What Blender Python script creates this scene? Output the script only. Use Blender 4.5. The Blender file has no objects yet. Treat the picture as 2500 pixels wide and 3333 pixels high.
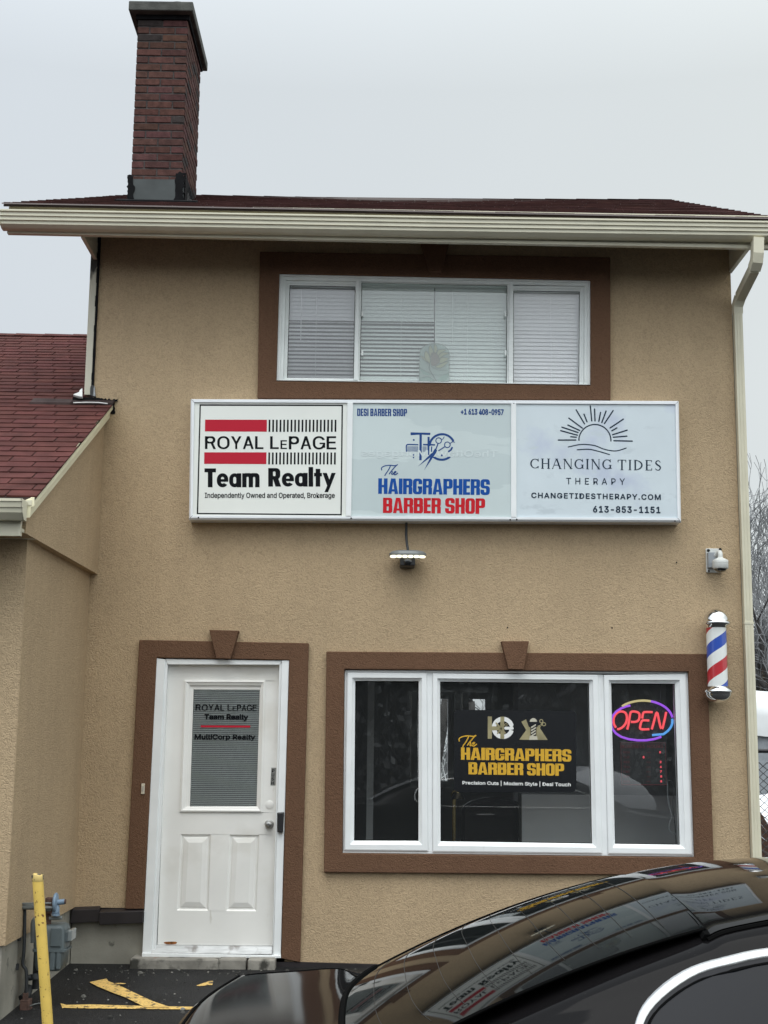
import bpy, bmesh, math, random, os
import numpy as np
from mathutils import Vector, Matrix

# ------------------------------------------------------------------ camera, sky, sun, exposure
SC = bpy.context.scene
COL = SC.collection
R = random.Random(7)
FD, CXD, CYD = 2950.0, 829.5, 1106.0          # camera constants in a 1659 x 2212 frame
VP = (800.0, 1606.0)                           # where lines square to the facade meet
ROLL = 0.0105
CAM = np.array([0.0, -10.37, 1.606])
_n = lambda v: v / np.linalg.norm(v)
_yc = _n(np.array([VP[0] - CXD, -(VP[1] - CYD), -FD]))
_x0 = np.array([1.0, -ROLL, 0.0])
_xc = _n(_x0 - _yc * np.dot(_x0, _yc))
ROT = np.array([_xc, _yc, np.cross(_xc, _yc)])

def ray(px, py):
    s = 1659.0 / 2500.0
    return ROT @ np.array([px * s - CXD, -(py * s - CYD), -FD])
def at(px, py, Y=0.0):
    """point of the plane y = Y seen at photograph pixel (px, py), 2500 x 3333 frame"""
    r = ray(px, py); t = (Y - CAM[1]) / r[1]
    return CAM + r * t
def xz(pts, Y=0.0, o=(0, 0), s=1.0):
    out = []
    for (x, y) in pts:
        p = at(o[0] + x * s, o[1] + y * s, Y); out.append((p[0], p[2]))
    return out
GS = 0.02
def ground_z(y):
    return GS * max(min(y, 0.0), -10.0)
def on_ground(px, py):
    r = ray(px, py); t = (GS * CAM[1] - CAM[2]) / (r[2] - GS * r[1])
    return CAM + r * t

cam = bpy.data.cameras.new("camera")
camo = bpy.data.objects.new("camera", cam); COL.objects.link(camo)
cam.sensor_fit = 'AUTO'; cam.sensor_width = 36.0
cam.lens = FD / 2212.0 * 36.0
cam.clip_start = 0.05; cam.clip_end = 2000
M = Matrix([[*ROT[0], CAM[0]], [*ROT[1], CAM[1]], [*ROT[2], CAM[2]], [0, 0, 0, 1]])
camo.matrix_world = M
SC.camera = camo
SC.render.resolution_x, SC.render.resolution_y = 768, 1024
SC.view_settings.view_transform = 'Standard'; SC.view_settings.look = 'None'
SC.view_settings.exposure = 0.0; SC.view_settings.gamma = 1.0
SC.view_settings.use_curve_mapping = False

SUN_EL, SUN_AZ = 68.0, 195.0                  # behind thick cloud, behind the camera
world = bpy.data.worlds.new("World"); SC.world = world; world.use_nodes = True
nt = world.node_tree; N = nt.nodes; L = nt.links
for n in list(N): N.remove(n)
out = N.new('ShaderNodeOutputWorld'); bg = N.new('ShaderNodeBackground')
sky = N.new('ShaderNodeTexSky'); sky.sky_type = 'NISHITA'; sky.sun_disc = False
sky.sun_elevation = math.radians(SUN_EL); sky.sun_rotation = math.radians(SUN_AZ)
sky.air_density = 2.0; sky.dust_density = 6.0
hs = N.new('ShaderNodeHueSaturation'); hs.inputs['Saturation'].default_value = 0.15
sc_ = N.new('ShaderNodeMixRGB'); sc_.blend_type = 'MULTIPLY'; sc_.inputs[0].default_value = 1.0
sc_.inputs[2].default_value = (0.05, 0.05, 0.05, 1)
tc = N.new('ShaderNodeTexCoord'); sep = N.new('ShaderNodeSeparateXYZ')
mz = N.new('ShaderNodeMapRange'); mz.inputs[1].default_value = 0.45; mz.inputs[2].default_value = 1.0
mz.inputs[3].default_value = 1.0; mz.inputs[4].default_value = 2.5
my = N.new('ShaderNodeMapRange'); my.inputs[1].default_value = 0.3; my.inputs[2].default_value = -1.0
my.inputs[3].default_value = 1.0; my.inputs[4].default_value = 2.0
mx = N.new('ShaderNodeMapRange'); mx.inputs[1].default_value = -0.3; mx.inputs[2].default_value = 0.3
mul = N.new('ShaderNodeMath'); mul.operation = 'MULTIPLY'
noi = N.new('ShaderNodeTexNoise'); noi.inputs['Scale'].default_value = 2.2; noi.inputs['Detail'].default_value = 3
nr = N.new('ShaderNodeMapRange'); nr.inputs[1].default_value = 0.3; nr.inputs[2].default_value = 0.7
nr.inputs[3].default_value = 0.97; nr.inputs[4].default_value = 1.03
mul2 = N.new('ShaderNodeMath'); mul2.operation = 'MULTIPLY'
cl = N.new('ShaderNodeMixRGB'); cl.inputs[1].default_value = (0.690, 0.748, 0.805, 1); cl.inputs[2].default_value = (0.755, 0.805, 0.815, 1)
cm = N.new('ShaderNodeMixRGB'); cm.blend_type = 'MULTIPLY'; cm.inputs[0].default_value = 1.0
mix = N.new('ShaderNodeMixRGB'); mix.inputs[0].default_value = 0.93
L.new(tc.outputs['Generated'], sep.inputs[0]); L.new(tc.outputs['Generated'], noi.inputs['Vector'])
L.new(sep.outputs['Z'], mz.inputs[0]); L.new(sep.outputs['Y'], my.inputs[0]); L.new(sep.outputs['X'], mx.inputs[0])
L.new(mz.outputs[0], mul.inputs[0]); L.new(my.outputs[0], mul.inputs[1])
L.new(noi.outputs[0], nr.inputs[0]); L.new(mul.outputs[0], mul2.inputs[0]); L.new(nr.outputs[0], mul2.inputs[1])
L.new(mx.outputs[0], cl.inputs[0]); L.new(cl.outputs[0], cm.inputs[1]); L.new(mul2.outputs[0], cm.inputs[2])
L.new(sky.outputs[0], hs.inputs['Color']); L.new(hs.outputs[0], sc_.inputs[1])
L.new(sc_.outputs[0], mix.inputs[1]); L.new(cm.outputs[0], mix.inputs[2])
L.new(mix.outputs[0], bg.inputs[0]); bg.inputs[1].default_value = 1.0
L.new(bg.outputs[0], out.inputs[0])
sl = bpy.data.lights.new("sun", 'SUN'); sl.energy = 1.5; sl.angle = math.radians(50); sl.color = (1.0, 0.97, 0.92)
slo = bpy.data.objects.new("sun", sl); COL.objects.link(slo)
slo.rotation_euler = (math.radians(90 - SUN_EL), 0, math.radians(-12))
slo.location = (2, -12, 15)

# ------------------------------------------------------------------ materials
def _set(b, k, v):
    if k in b.inputs: b.inputs[k].default_value = v
def mat(name, col, rough=0.6, metal=0.0, var=None, bump=None, coat=0.0, emit=None, estr=1.0, stains=None, spec=0.5, attr=None, ior=None):
    """var=(scale, amount[, stretch]) tone variation; bump=(scale, strength, dist[, detail, distortion]); stains=[(scale, lo, hi, colour, zstretch)]"""
    m = bpy.data.materials.new(name); m.use_nodes = True
    t = m.node_tree; n = t.nodes; l = t.links
    b = n.get('Principled BSDF')
    b.inputs['Roughness'].default_value = rough; b.inputs['Metallic'].default_value = metal
    _set(b, 'Specular IOR Level', spec); _set(b, 'Coat Weight', coat); _set(b, 'Coat Roughness', 0.03)
    if ior: _set(b, 'IOR', ior)
    c4 = (*col, 1)
    b.inputs['Base Color'].default_value = c4
    tcn = n.new('ShaderNodeTexCoord'); last = None
    if attr:
        a = n.new('ShaderNodeAttribute'); a.attribute_name = attr
        mm = n.new('ShaderNodeMixRGB'); mm.blend_type = 'MULTIPLY'; mm.inputs[0].default_value = 1
        mm.inputs[1].default_value = c4; l.new(a.outputs['Color'], mm.inputs[2]); last = mm.outputs[0]
    if var:
        mp = n.new('ShaderNodeMapping'); l.new(tcn.outputs['Object'], mp.inputs[0])
        if len(var) > 2: mp.inputs['Scale'].default_value = var[2]
        no = n.new('ShaderNodeTexNoise'); no.inputs['Scale'].default_value = var[0]; no.inputs['Detail'].default_value = 6
        l.new(mp.outputs[0], no.inputs['Vector'])
        mr = n.new('ShaderNodeMapRange'); mr.inputs[1].default_value = 0.3; mr.inputs[2].default_value = 0.7
        mr.inputs[3].default_value = 1 - var[1]; mr.inputs[4].default_value = 1 + var[1]
        l.new(no.outputs[0], mr.inputs[0])
        mm = n.new('ShaderNodeMixRGB'); mm.blend_type = 'MULTIPLY'; mm.inputs[0].default_value = 1
        if last: l.new(last, mm.inputs[1])
        else: mm.inputs[1].default_value = c4
        l.new(mr.outputs[0], mm.inputs[2]); last = mm.outputs[0]
    for st in (stains or []):
        mp = n.new('ShaderNodeMapping'); l.new(tcn.outputs['Object'], mp.inputs[0])
        mp.inputs['Scale'].default_value = st[4] if len(st) > 4 else (1, 1, 1)
        mp.inputs['Location'].default_value = (R.random() * 9, R.random() * 9, R.random() * 9)
        no = n.new('ShaderNodeTexNoise'); no.inputs['Scale'].default_value = st[0]; no.inputs['Detail'].default_value = 5
        l.new(mp.outputs[0], no.inputs['Vector'])
        mr = n.new('ShaderNodeMapRange'); mr.inputs[1].default_value = st[1]; mr.inputs[2].default_value = st[2]
        l.new(no.outputs[0], mr.inputs[0])
        mm = n.new('ShaderNodeMixRGB')
        if last: l.new(last, mm.inputs[1])
        else: mm.inputs[1].default_value = c4
        mm.inputs[2].default_value = (*st[3], 1); l.new(mr.outputs[0], mm.inputs[0]); last = mm.outputs[0]
    if last: l.new(last, b.inputs['Base Color'])
    if bump:
        no = n.new('ShaderNodeTexNoise'); no.inputs['Scale'].default_value = bump[0]
        no.inputs['Detail'].default_value = bump[3] if len(bump) > 3 else 4
        if len(bump) > 4: no.inputs['Distortion'].default_value = bump[4]
        l.new(tcn.outputs['Object'], no.inputs['Vector'])
        bp = n.new('ShaderNodeBump'); bp.inputs['Strength'].default_value = bump[1]; bp.inputs['Distance'].default_value = bump[2]
        l.new(no.outputs[0], bp.inputs['Height']); l.new(bp.outputs[0], b.inputs['Normal'])
    if emit:
        _set(b, 'Emission Color', (*emit, 1)); _set(b, 'Emission Strength', estr)
    return m

def stucco(name, col):
    m = bpy.data.materials.new(name); m.use_nodes = True
    t = m.node_tree; n = t.nodes; l = t.links; b = n.get('Principled BSDF')
    b.inputs['Roughness'].default_value = 0.92; _set(b, 'Specular IOR Level', 0.2)
    tcn = n.new('ShaderNodeTexCoord')
    w = n.new('ShaderNodeTexNoise'); w.inputs['Scale'].default_value = 38; w.inputs['Detail'].default_value = 5; w.inputs['Distortion'].default_value = 2.2
    f = n.new('ShaderNodeTexNoise'); f.inputs['Scale'].default_value = 160; f.inputs['Detail'].default_value = 2
    big = n.new('ShaderNodeTexNoise'); big.inputs['Scale'].default_value = 1.1; big.inputs['Detail'].default_value = 5
    mp = n.new('ShaderNodeMapping'); mp.inputs['Scale'].default_value = (5, 5, 0.5)
    stn = n.new('ShaderNodeTexNoise'); stn.inputs['Scale'].default_value = 1.6; stn.inputs['Detail'].default_value = 4
    for q in (w, f, big): l.new(tcn.outputs['Object'], q.inputs['Vector'])
    l.new(tcn.outputs['Object'], mp.inputs[0]); l.new(mp.outputs[0], stn.inputs['Vector'])
    def rng(src, a, c, lo, hi):
        r = n.new('ShaderNodeMapRange'); r.inputs[1].default_value = a; r.inputs[2].default_value = c
        r.inputs[3].default_value = lo; r.inputs[4].default_value = hi; l.new(src, r.inputs[0]); return r.outputs[0]
    def mulc(a, bsock):
        x = n.new('ShaderNodeMath'); x.operation = 'MULTIPLY'; l.new(a, x.inputs[0]); l.new(bsock, x.inputs[1]); return x.outputs[0]
    v = mulc(mulc(rng(w.outputs[0], .34, .56, .84, 1.04), rng(big.outputs[0], .3, .7, .92, 1.06)), rng(stn.outputs[0], .3, .7, .965, 1.02))
    mm = n.new('ShaderNodeMixRGB'); mm.blend_type = 'MULTIPLY'; mm.inputs[0].default_value = 1
    mm.inputs[1].default_value = (*col, 1); l.new(v, mm.inputs[2]); l.new(mm.outputs[0], b.inputs['Base Color'])
    add = n.new('ShaderNodeMath'); add.operation = 'MULTIPLY_ADD'; l.new(f.outputs[0], add.inputs[0]); add.inputs[1].default_value = .35; l.new(w.outputs[0], add.inputs[2])
    bp = n.new('ShaderNodeBump'); bp.inputs['Strength'].default_value = .75; bp.inputs['Distance'].default_value = .012
    l.new(add.outputs[0], bp.inputs['Height']); l.new(bp.outputs[0], b.inputs['Normal'])
    return m

def glass(name, tint=(1, 1, 1), refl=1.0, rough=0.0, haze=0.0, hazecol=(.5, .55, .55)):
    m = bpy.data.materials.new(name); m.use_nodes = True
    t = m.node_tree; n = t.nodes; l = t.links
    for x in list(n): n.remove(x)
    o = n.new('ShaderNodeOutputMaterial'); tr = n.new('ShaderNodeBsdfTransparent'); tr.inputs[0].default_value = (*tint, 1)
    g = n.new('ShaderNodeBsdfGlossy'); g.inputs['Roughness'].default_value = rough
    fr = n.new('ShaderNodeFresnel'); fr.inputs[0].default_value = 1.5
    mu = n.new('ShaderNodeMath'); mu.operation = 'MULTIPLY'; mu.inputs[1].default_value = refl; mu.use_clamp = True
    mx = n.new('ShaderNodeMixShader'); l.new(fr.outputs[0], mu.inputs[0]); l.new(mu.outputs[0], mx.inputs[0])
    src = tr.outputs[0]
    if haze:
        d = n.new('ShaderNodeBsdfDiffuse'); d.inputs[0].default_value = (*hazecol, 1)
        m2 = n.new('ShaderNodeMixShader'); m2.inputs[0].default_value = haze
        l.new(tr.outputs[0], m2.inputs[1]); l.new(d.outputs[0], m2.inputs[2]); src = m2.outputs[0]
    l.new(src, mx.inputs[1]); l.new(g.outputs[0], mx.inputs[2]); l.new(mx.outputs[0], o.inputs[0])
    return m

def lamp_mat(name, col, s):
    return mat(name, (0.02, 0.02, 0.02), 0.5, emit=col, estr=s)

MT = {}
MT['stucco'] = stucco('tan_stucco', (0.492, 0.368, 0.232))
MT['trim'] = stucco('brown_stucco', (0.152, 0.083, 0.050))
MT['concrete'] = mat('concrete', (0.30, 0.285, 0.24), .9, var=(3, .25), bump=(60, .4, .006), stains=[(2.2, .55, .72, (.12, .12, .105), (1, 1, .5)), (9, .62, .7, (.06, .06, .05))])
MT['step'] = mat('step_concrete', (0.25, 0.235, 0.205), .9, var=(6, .3), bump=(60, .5, .008), stains=[(7, .56, .66, (.05, .048, .04)), (3, .66, .7, (.25, .07, .04))])
MT['cream'] = mat('cream_aluminium', (0.66, 0.625, 0.485), .42, var=(4, .06), bump=(300, .04, .001))
MT['cream_rake'] = mat('pale_cream_trim', (0.86, 0.81, 0.58), .45, var=(6, .07, (1, .3, 1)))
MT['shingle'] = mat('red_shingle', (0.090, 0.030, 0.026), .92, attr='tint', var=(7, .25), bump=(420, .8, .004), spec=.2)
MT['shingle_dark'] = mat('dark_red_shingle', (0.074, 0.034, 0.031), .92, attr='tint', var=(7, .28), bump=(420, .8, .004), spec=.2)
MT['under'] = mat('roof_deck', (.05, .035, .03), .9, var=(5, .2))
MT['brick'] = mat('chimney_brick', (0.084, 0.040, 0.034), .9, attr='tint', var=(25, .28), bump=(90, .5, .006), spec=.2)
MT['mortar'] = mat('mortar', (0.055, 0.048, 0.046), .95, var=(20, .5), bump=(80, .5, .006))
MT['cap'] = mat('cap_concrete', (0.075, 0.077, 0.068), .95, var=(9, .35), bump=(70, .6, .008))
MT['flash'] = mat('grey_flashing', (0.050, 0.058, 0.058), .6, metal=.2, var=(5, .25))
MT['tar'] = mat('roof_tar', (0.006, 0.006, 0.007), .85, var=(20, .4), spec=.15)
MT['tarwhite'] = mat('weathered_flashing', (0.42, 0.44, 0.45), .5, var=(6, .2), stains=[(9, .5, .56, (.03, .03, .03), (3, 3, .5))])
MT['vinyl'] = mat('white_vinyl', (0.84, 0.86, 0.86), .38, var=(5, .04), stains=[(1.5, .66, .9, (.5, .49, .45), (6, 6, 1))])
MT['vinyl_old'] = mat('aged_white_vinyl', (0.86, 0.89, 0.87), .45, var=(5, .06))
MT['door'] = mat('door_paint', (0.83, 0.82, 0.785), .42, var=(3, .04), bump=(180, .06, .001), stains=[(1.7, .58, .85, (.60, .57, .50)), (5, .70, .80, (.56, .53, .46), (2.5, 1, .7))])
MT['rust'] = mat('rust', (.23, .08, .02), .9, var=(40, .5))
MT['alu'] = mat('sill_aluminium', (.40, .41, .41), .4, metal=.3, var=(8, .2, (1, 6, 6)), stains=[(9, .58, .7, (.16, .15, .14))])
MT['signframe'] = mat('sign_frame', (.84, .86, .88), .33, metal=.15, var=(3, .06))
MT['signface'] = mat('sign_face_warm_white', (.79, .805, .755), .22, var=(2, .03), coat=.3)
MT['signface2'] = mat('sign_face_blue_grey', (.575, .655, .655), .16, var=(1.2, .05), coat=.3, stains=[(1.1, .52, .53, (.52, .60, .605), (.6, 1, 2.6))])
MT['signface3'] = mat('sign_face_pale_blue', (.63, .705, .745), .16, var=(2, .06), coat=.3, stains=[(2.6, .56, .7, (.53, .59, .70)), (6, .6, .7, (.56, .63, .67), (1, 1, 2))])
MT['ghost'] = mat('faded_old_lettering', (.63, .705, .71), .2)
MT['ink'] = mat('black_ink', (.006, .007, .009), .7, spec=.1)
MT['navy'] = mat('navy_ink', (.022, .038, .062), .7, spec=.1)
MT['red'] = mat('sign_red', (.50, .018, .04), .6, spec=.15)
MT['red2'] = mat('lettering_red', (.56, .014, .024), .6, spec=.15)
MT['blue'] = mat('lettering_blue', (.008, .075, .33), .6, spec=.15)
MT['blue2'] = mat('dark_blue_ink', (.02, .065, .23), .6, spec=.15)
MT['gold'] = mat('gold_vinyl', (.66, .38, .03), .4)
MT['gold2'] = mat('dull_gold_foil', (.40, .35, .20), .35, metal=.4, var=(9, .3))
MT['white'] = mat('white_vinyl_lettering', (.80, .80, .78), .4)
MT['decal'] = mat('black_decal', (.012, .013, .015), .25)
MT['chrome'] = mat('chrome', (.78, .78, .78), .06, metal=1.0)
MT['nickel'] = mat('satin_nickel', (.42, .41, .39), .3, metal=1.0)
MT['black'] = mat('black_plastic', (.014, .014, .016), .45)
MT['blackgap'] = mat('dark_gap', (.008, .008, .008), .9)
MT['flashboard'] = mat('brown_black_metal', (.020, .016, .017), .5, var=(5, .3))
MT['glass'] = glass('window_glass', (.86, .88, .87), 2.5, haze=.022, hazecol=(.62, .66, .67))
MT['glass_door'] = glass('door_glass', (.93, .95, .94), 3.2, haze=.12, hazecol=(.72, .78, .76))
MT['glass_up'] = glass('upper_window_glass', (.97, .98, .985), 3.0, haze=.05, hazecol=(.8, .82, .86))
MT['glass_green'] = glass('greenish_window_glass', (.90, .96, .93), 3.0, haze=.10, hazecol=(.80, .86, .83))
MT['blind'] = mat('blind_slat', (.90, .90, .91), .5)
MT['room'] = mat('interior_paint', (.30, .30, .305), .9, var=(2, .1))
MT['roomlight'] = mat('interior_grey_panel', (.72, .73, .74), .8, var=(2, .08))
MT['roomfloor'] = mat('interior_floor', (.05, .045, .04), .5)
MT['asphalt'] = mat('asphalt', (.011, .011, .012), .62, var=(2.5, .4), bump=(90, 1.0, .03, 4), stains=[(75, .60, .72, (.045, .044, .042)), (190, .68, .74, (.12, .115, .11)), (5, .60, .72, (.022, .022, .022))], spec=.3)
MT['yellow'] = mat('yellow_road_paint', (.74, .49, .15), .75, var=(14, .16), stains=[(20, .57, .65, (.10, .075, .045)), (60, .60, .66, (.03, .026, .02))], bump=(150, .7, .01))
MT['bollard'] = mat('yellow_pipe_paint', (.72, .50, .11), .5, var=(7, .10), stains=[(34, .645, .69, (.16, .06, .02)), (70, .65, .71, (.15, .06, .02))], bump=(60, .15, .003))
MT['meter'] = mat('meter_grey_paint', (.085, .105, .11), .5, var=(8, .2))
MT['meterblue'] = mat('regulator_blue_grey', (.17, .24, .32), .5, var=(9, .15), stains=[(14, .62, .70, (.05, .05, .05))])
MT['pipe'] = mat('grey_pipe', (.17, .185, .18), .55, var=(10, .2))
MT['pipedark'] = mat('dark_pipe', (.025, .028, .03), .6, var=(12, .3))
MT['rustpipe'] = mat('rusty_pipe', (.09, .05, .038), .85, var=(30, .5), bump=(80, .5, .004))
MT['paint'] = mat('black_car_paint', (.006, .0056, .006), .075, spec=.5, ior=1.17, stains=[(260, .68, .76, (.03, .029, .027))])
MT['carglass'] = mat('dark_car_glass', (.004, .005, .005), .03, ior=1.18, stains=[(240, .68, .76, (.04, .04, .037))])
MT['sideglass'] = mat('tinted_side_glass', (.010, .011, .014), .04, ior=1.2)
MT['rubber'] = mat('black_rubber', (.004, .004, .004), .9, spec=.02)
MT['carchrome'] = mat('brushed_bright_trim', (.80, .80, .79), .22, metal=1.0, var=(9, .06))
MT['tail'] = mat('tail_lamp_red', (.22, .008, .008), .1, coat=1.0)
MT['camwhite'] = mat('camera_white', (.60, .61, .58), .45, var=(20, .06))
MT['camgrey'] = mat('junction_box_grey', (.27, .29, .31), .5, var=(14, .15))
MT['domedark'] = mat('smoked_dome', (.010, .011, .012), .06, coat=1.0)
MT['bark'] = mat('bark', (.035, .032, .030), .9, var=(6, .3), bump=(30, .8, .02))
MT['frost'] = mat('frosty_twigs', (.20, .205, .21), .9, var=(3, .3))
MT['tarp'] = mat('white_tarp', (.78, .80, .80), .5, var=(3, .05))
MT['brush'] = mat('frosted_brush', (.13, .12, .085), .95, attr='tint')
MT['wood'] = mat('brown_board', (.06, .028, .016), .8, var=(10, .25, (1, 1, 8)))
MT['slate'] = mat('shed_roof_slate', (.06, .065, .07), .8, var=(6, .2))
MT['snow'] = mat('snow', (.82, .84, .87), .8, var=(4, .05), bump=(12, .4, .05))
MT['treeline'] = mat('frosted_woodland', (.46, .47, .47), .95, attr='tint')

# ------------------------------------------------------------------ mesh helpers
class MB:
    def __init__(s): s.v = []; s.f = []; s.t = []
    def add(s, vs, fs, tint=None):
        k = len(s.v); s.v += [tuple(map(float, p)) for p in vs]
        s.f += [tuple(i + k for i in f) for f in fs]; s.t += [tint] * len(fs)
        return s
    def box(s, x0, x1, y0, y1, z0, z1, tint=None):
        return s.add([(x0, y0, z0), (x1, y0, z0), (x1, y1, z0), (x0, y1, z0), (x0, y0, z1), (x1, y0, z1), (x1, y1, z1), (x0, y1, z1)],
                     [(0, 3, 2, 1), (4, 5, 6, 7), (0, 1, 5, 4), (1, 2, 6, 5), (2, 3, 7, 6), (3, 0, 4, 7)], tint)
    def loops(s, lp, close_first=False, close_last=False, closed=True, tint=None):
        n = len(lp[0]); vs = [p for l in lp for p in l]; fs = []
        for a in range(len(lp) - 1):
            for i in range(n if closed else n - 1):
                j = (i + 1) % n
                fs.append((a * n + i, a * n + j, (a + 1) * n + j, (a + 1) * n + i))
        if close_first: fs.append(tuple(reversed(range(n))))
        if close_last: fs.append(tuple((len(lp) - 1) * n + i for i in range(n)))
        return s.add(vs, fs, tint)
    def prism(s, poly, y0, y1, tint=None):
        """poly in (x, z), from front y0 to back y1"""
        return s.loops([[(x, y0, z) for x, z in poly], [(x, y1, z) for x, z in poly]], True, True, True, tint)
    def rings(s, seq, closeb=False):
        """seq of (polygon xz, y): strips between successive outlines"""
        return s.loops([[(x, y, z) for x, z in poly] for poly, y in seq], False, closeb)
    def tube(s, path, r, n=8, cap=True, tint=None):
        path = [Vector(p) for p in path]; rs = r if isinstance(r, (list, tuple)) else [r] * len(path)
        lp = []; up = None
        for i, p in enumerate(path):
            d = (path[min(i + 1, len(path) - 1)] - path[max(i - 1, 0)])
            if d.length < 1e-9: d = Vector((0, 0, 1))
            d.normalize()
            if up is None:
                a = Vector((0, 0, 1)) if abs(d.z) < .9 else Vector((1, 0, 0))
            else: a = up
            x = d.cross(a)
            if x.length < 1e-6: x = d.cross(Vector((0, 1, 0.3)))
            x.normalize(); y = x.cross(d).normalized(); up = y
            lp.append([p + (x * math.cos(2 * math.pi * k / n) + y * math.sin(2 * math.pi * k / n)) * rs[i] for k in range(n)])
        return s.loops(lp, cap, cap, True, tint)
    def lathe(s, prof, c, n=32, axis='z', cap=True):
        lp = []
        for r, h in prof:
            l = []
            for k in range(n):
                a = 2 * math.pi * k / n; x, y = r * math.cos(a), r * math.sin(a)
                if axis == 'z': l.append((c[0] + x, c[1] + y, c[2] + h))
                elif axis == 'y': l.append((c[0] + x, c[1] + h, c[2] + y))
                else: l.append((c[0] + h, c[1] + x, c[2] + y))
            lp.append(l)
        return s.loops(lp, cap, cap)
    def poly(s, pts, tint=None): return s.add(pts, [tuple(range(len(pts)))], tint)
    def ribbon(s, pts, w, y, n=7):
        """flat rounded stroke in the plane of constant y; pts (x, z); w width or list"""
        ws = w if isinstance(w, (list, tuple)) else [w] * len(pts)
        Lf, Rt = [], []
        for i, (x, z) in enumerate(pts):
            a = pts[max(i - 1, 0)]; b = pts[min(i + 1, len(pts) - 1)]
            dx, dz = b[0] - a[0], b[1] - a[1]; q = math.hypot(dx, dz) or 1; nx, nz = -dz / q, dx / q
            h = ws[i] / 2; Lf.append((x + nx * h, y, z + nz * h)); Rt.append((x - nx * h, y, z - nz * h))
        k = len(pts)
        s.add(Lf + Rt, [(i, i + 1, k + i + 1, k + i) for i in range(k - 1)])
        for (i, o) in ((0, 1), (k - 1, k - 2)):
            h = ws[i] / 2
            if h > 1e-5: s.disc(pts[i], h, y + 2e-5 * (1 + i), n * 2)
        return s
    def disc(s, c, r, y, n=16):
        return s.poly([(c[0] + r * math.cos(2 * math.pi * k / n), y, c[1] + r * math.sin(2 * math.pi * k / n)) for k in range(n)])
    def build(s, name, m, parent=None, smooth=False, bevel=0, label=None, seg=2):
        me = bpy.data.meshes.new(name); me.from_pydata(s.v, [], s.f); me.update()
        if any(t is not None for t in s.t):
            ca = me.color_attributes.new('tint', 'FLOAT_COLOR', 'CORNER')
            k = 0
            for p, t in zip(me.polygons, s.t):
                t = t or (1, 1, 1)
                for li in p.loop_indices: ca.data[li].color = (*t, 1)
        bm = bmesh.new(); bm.from_mesh(me); bmesh.ops.recalc_face_normals(bm, faces=bm.faces) if s.closed_like() else None
        bm.to_mesh(me); bm.free()
        me.materials.append(m if not isinstance(m, str) else MT[m])
        o = bpy.data.objects.new(name, me); COL.objects.link(o)
        if parent:
            o.parent = parent
            o.matrix_parent_inverse = parent_inv(parent)
        if smooth:
            for p in me.polygons: p.use_smooth = True
            if smooth != 'all':
                try: me.set_sharp_from_angle(angle=math.radians(40))
                except Exception: pass
        if bevel:
            b = o.modifiers.new('bevel', 'BEVEL'); b.width = bevel; b.segments = seg; b.limit_method = 'ANGLE'
        if label: o['label'] = label
        return o
    def closed_like(s): return len(s.f) < 60000

def parent_inv(p):
    m = Matrix.Identity(4); q = p; chain = []
    while q: chain.append(q); q = q.parent
    for q in reversed(chain):
        m = m @ q.matrix_parent_inverse @ Matrix.LocRotScale(q.location, q.rotation_euler, q.scale)
    return m.inverted()
def thing(name, label, cat, loc=(0, 0, 0), group=None):
    o = bpy.data.objects.new(name, None); COL.objects.link(o); o.empty_display_size = .1
    o.location = loc; o['label'] = label; o['category'] = cat
    if group: o['group'] = group
    return o
def tag(o, label, cat, group=None):
    o['label'] = label; o['category'] = cat
    if group: o['group'] = group
    return o
def struct(o, kind='structure'): o['kind'] = kind; return o

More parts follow.
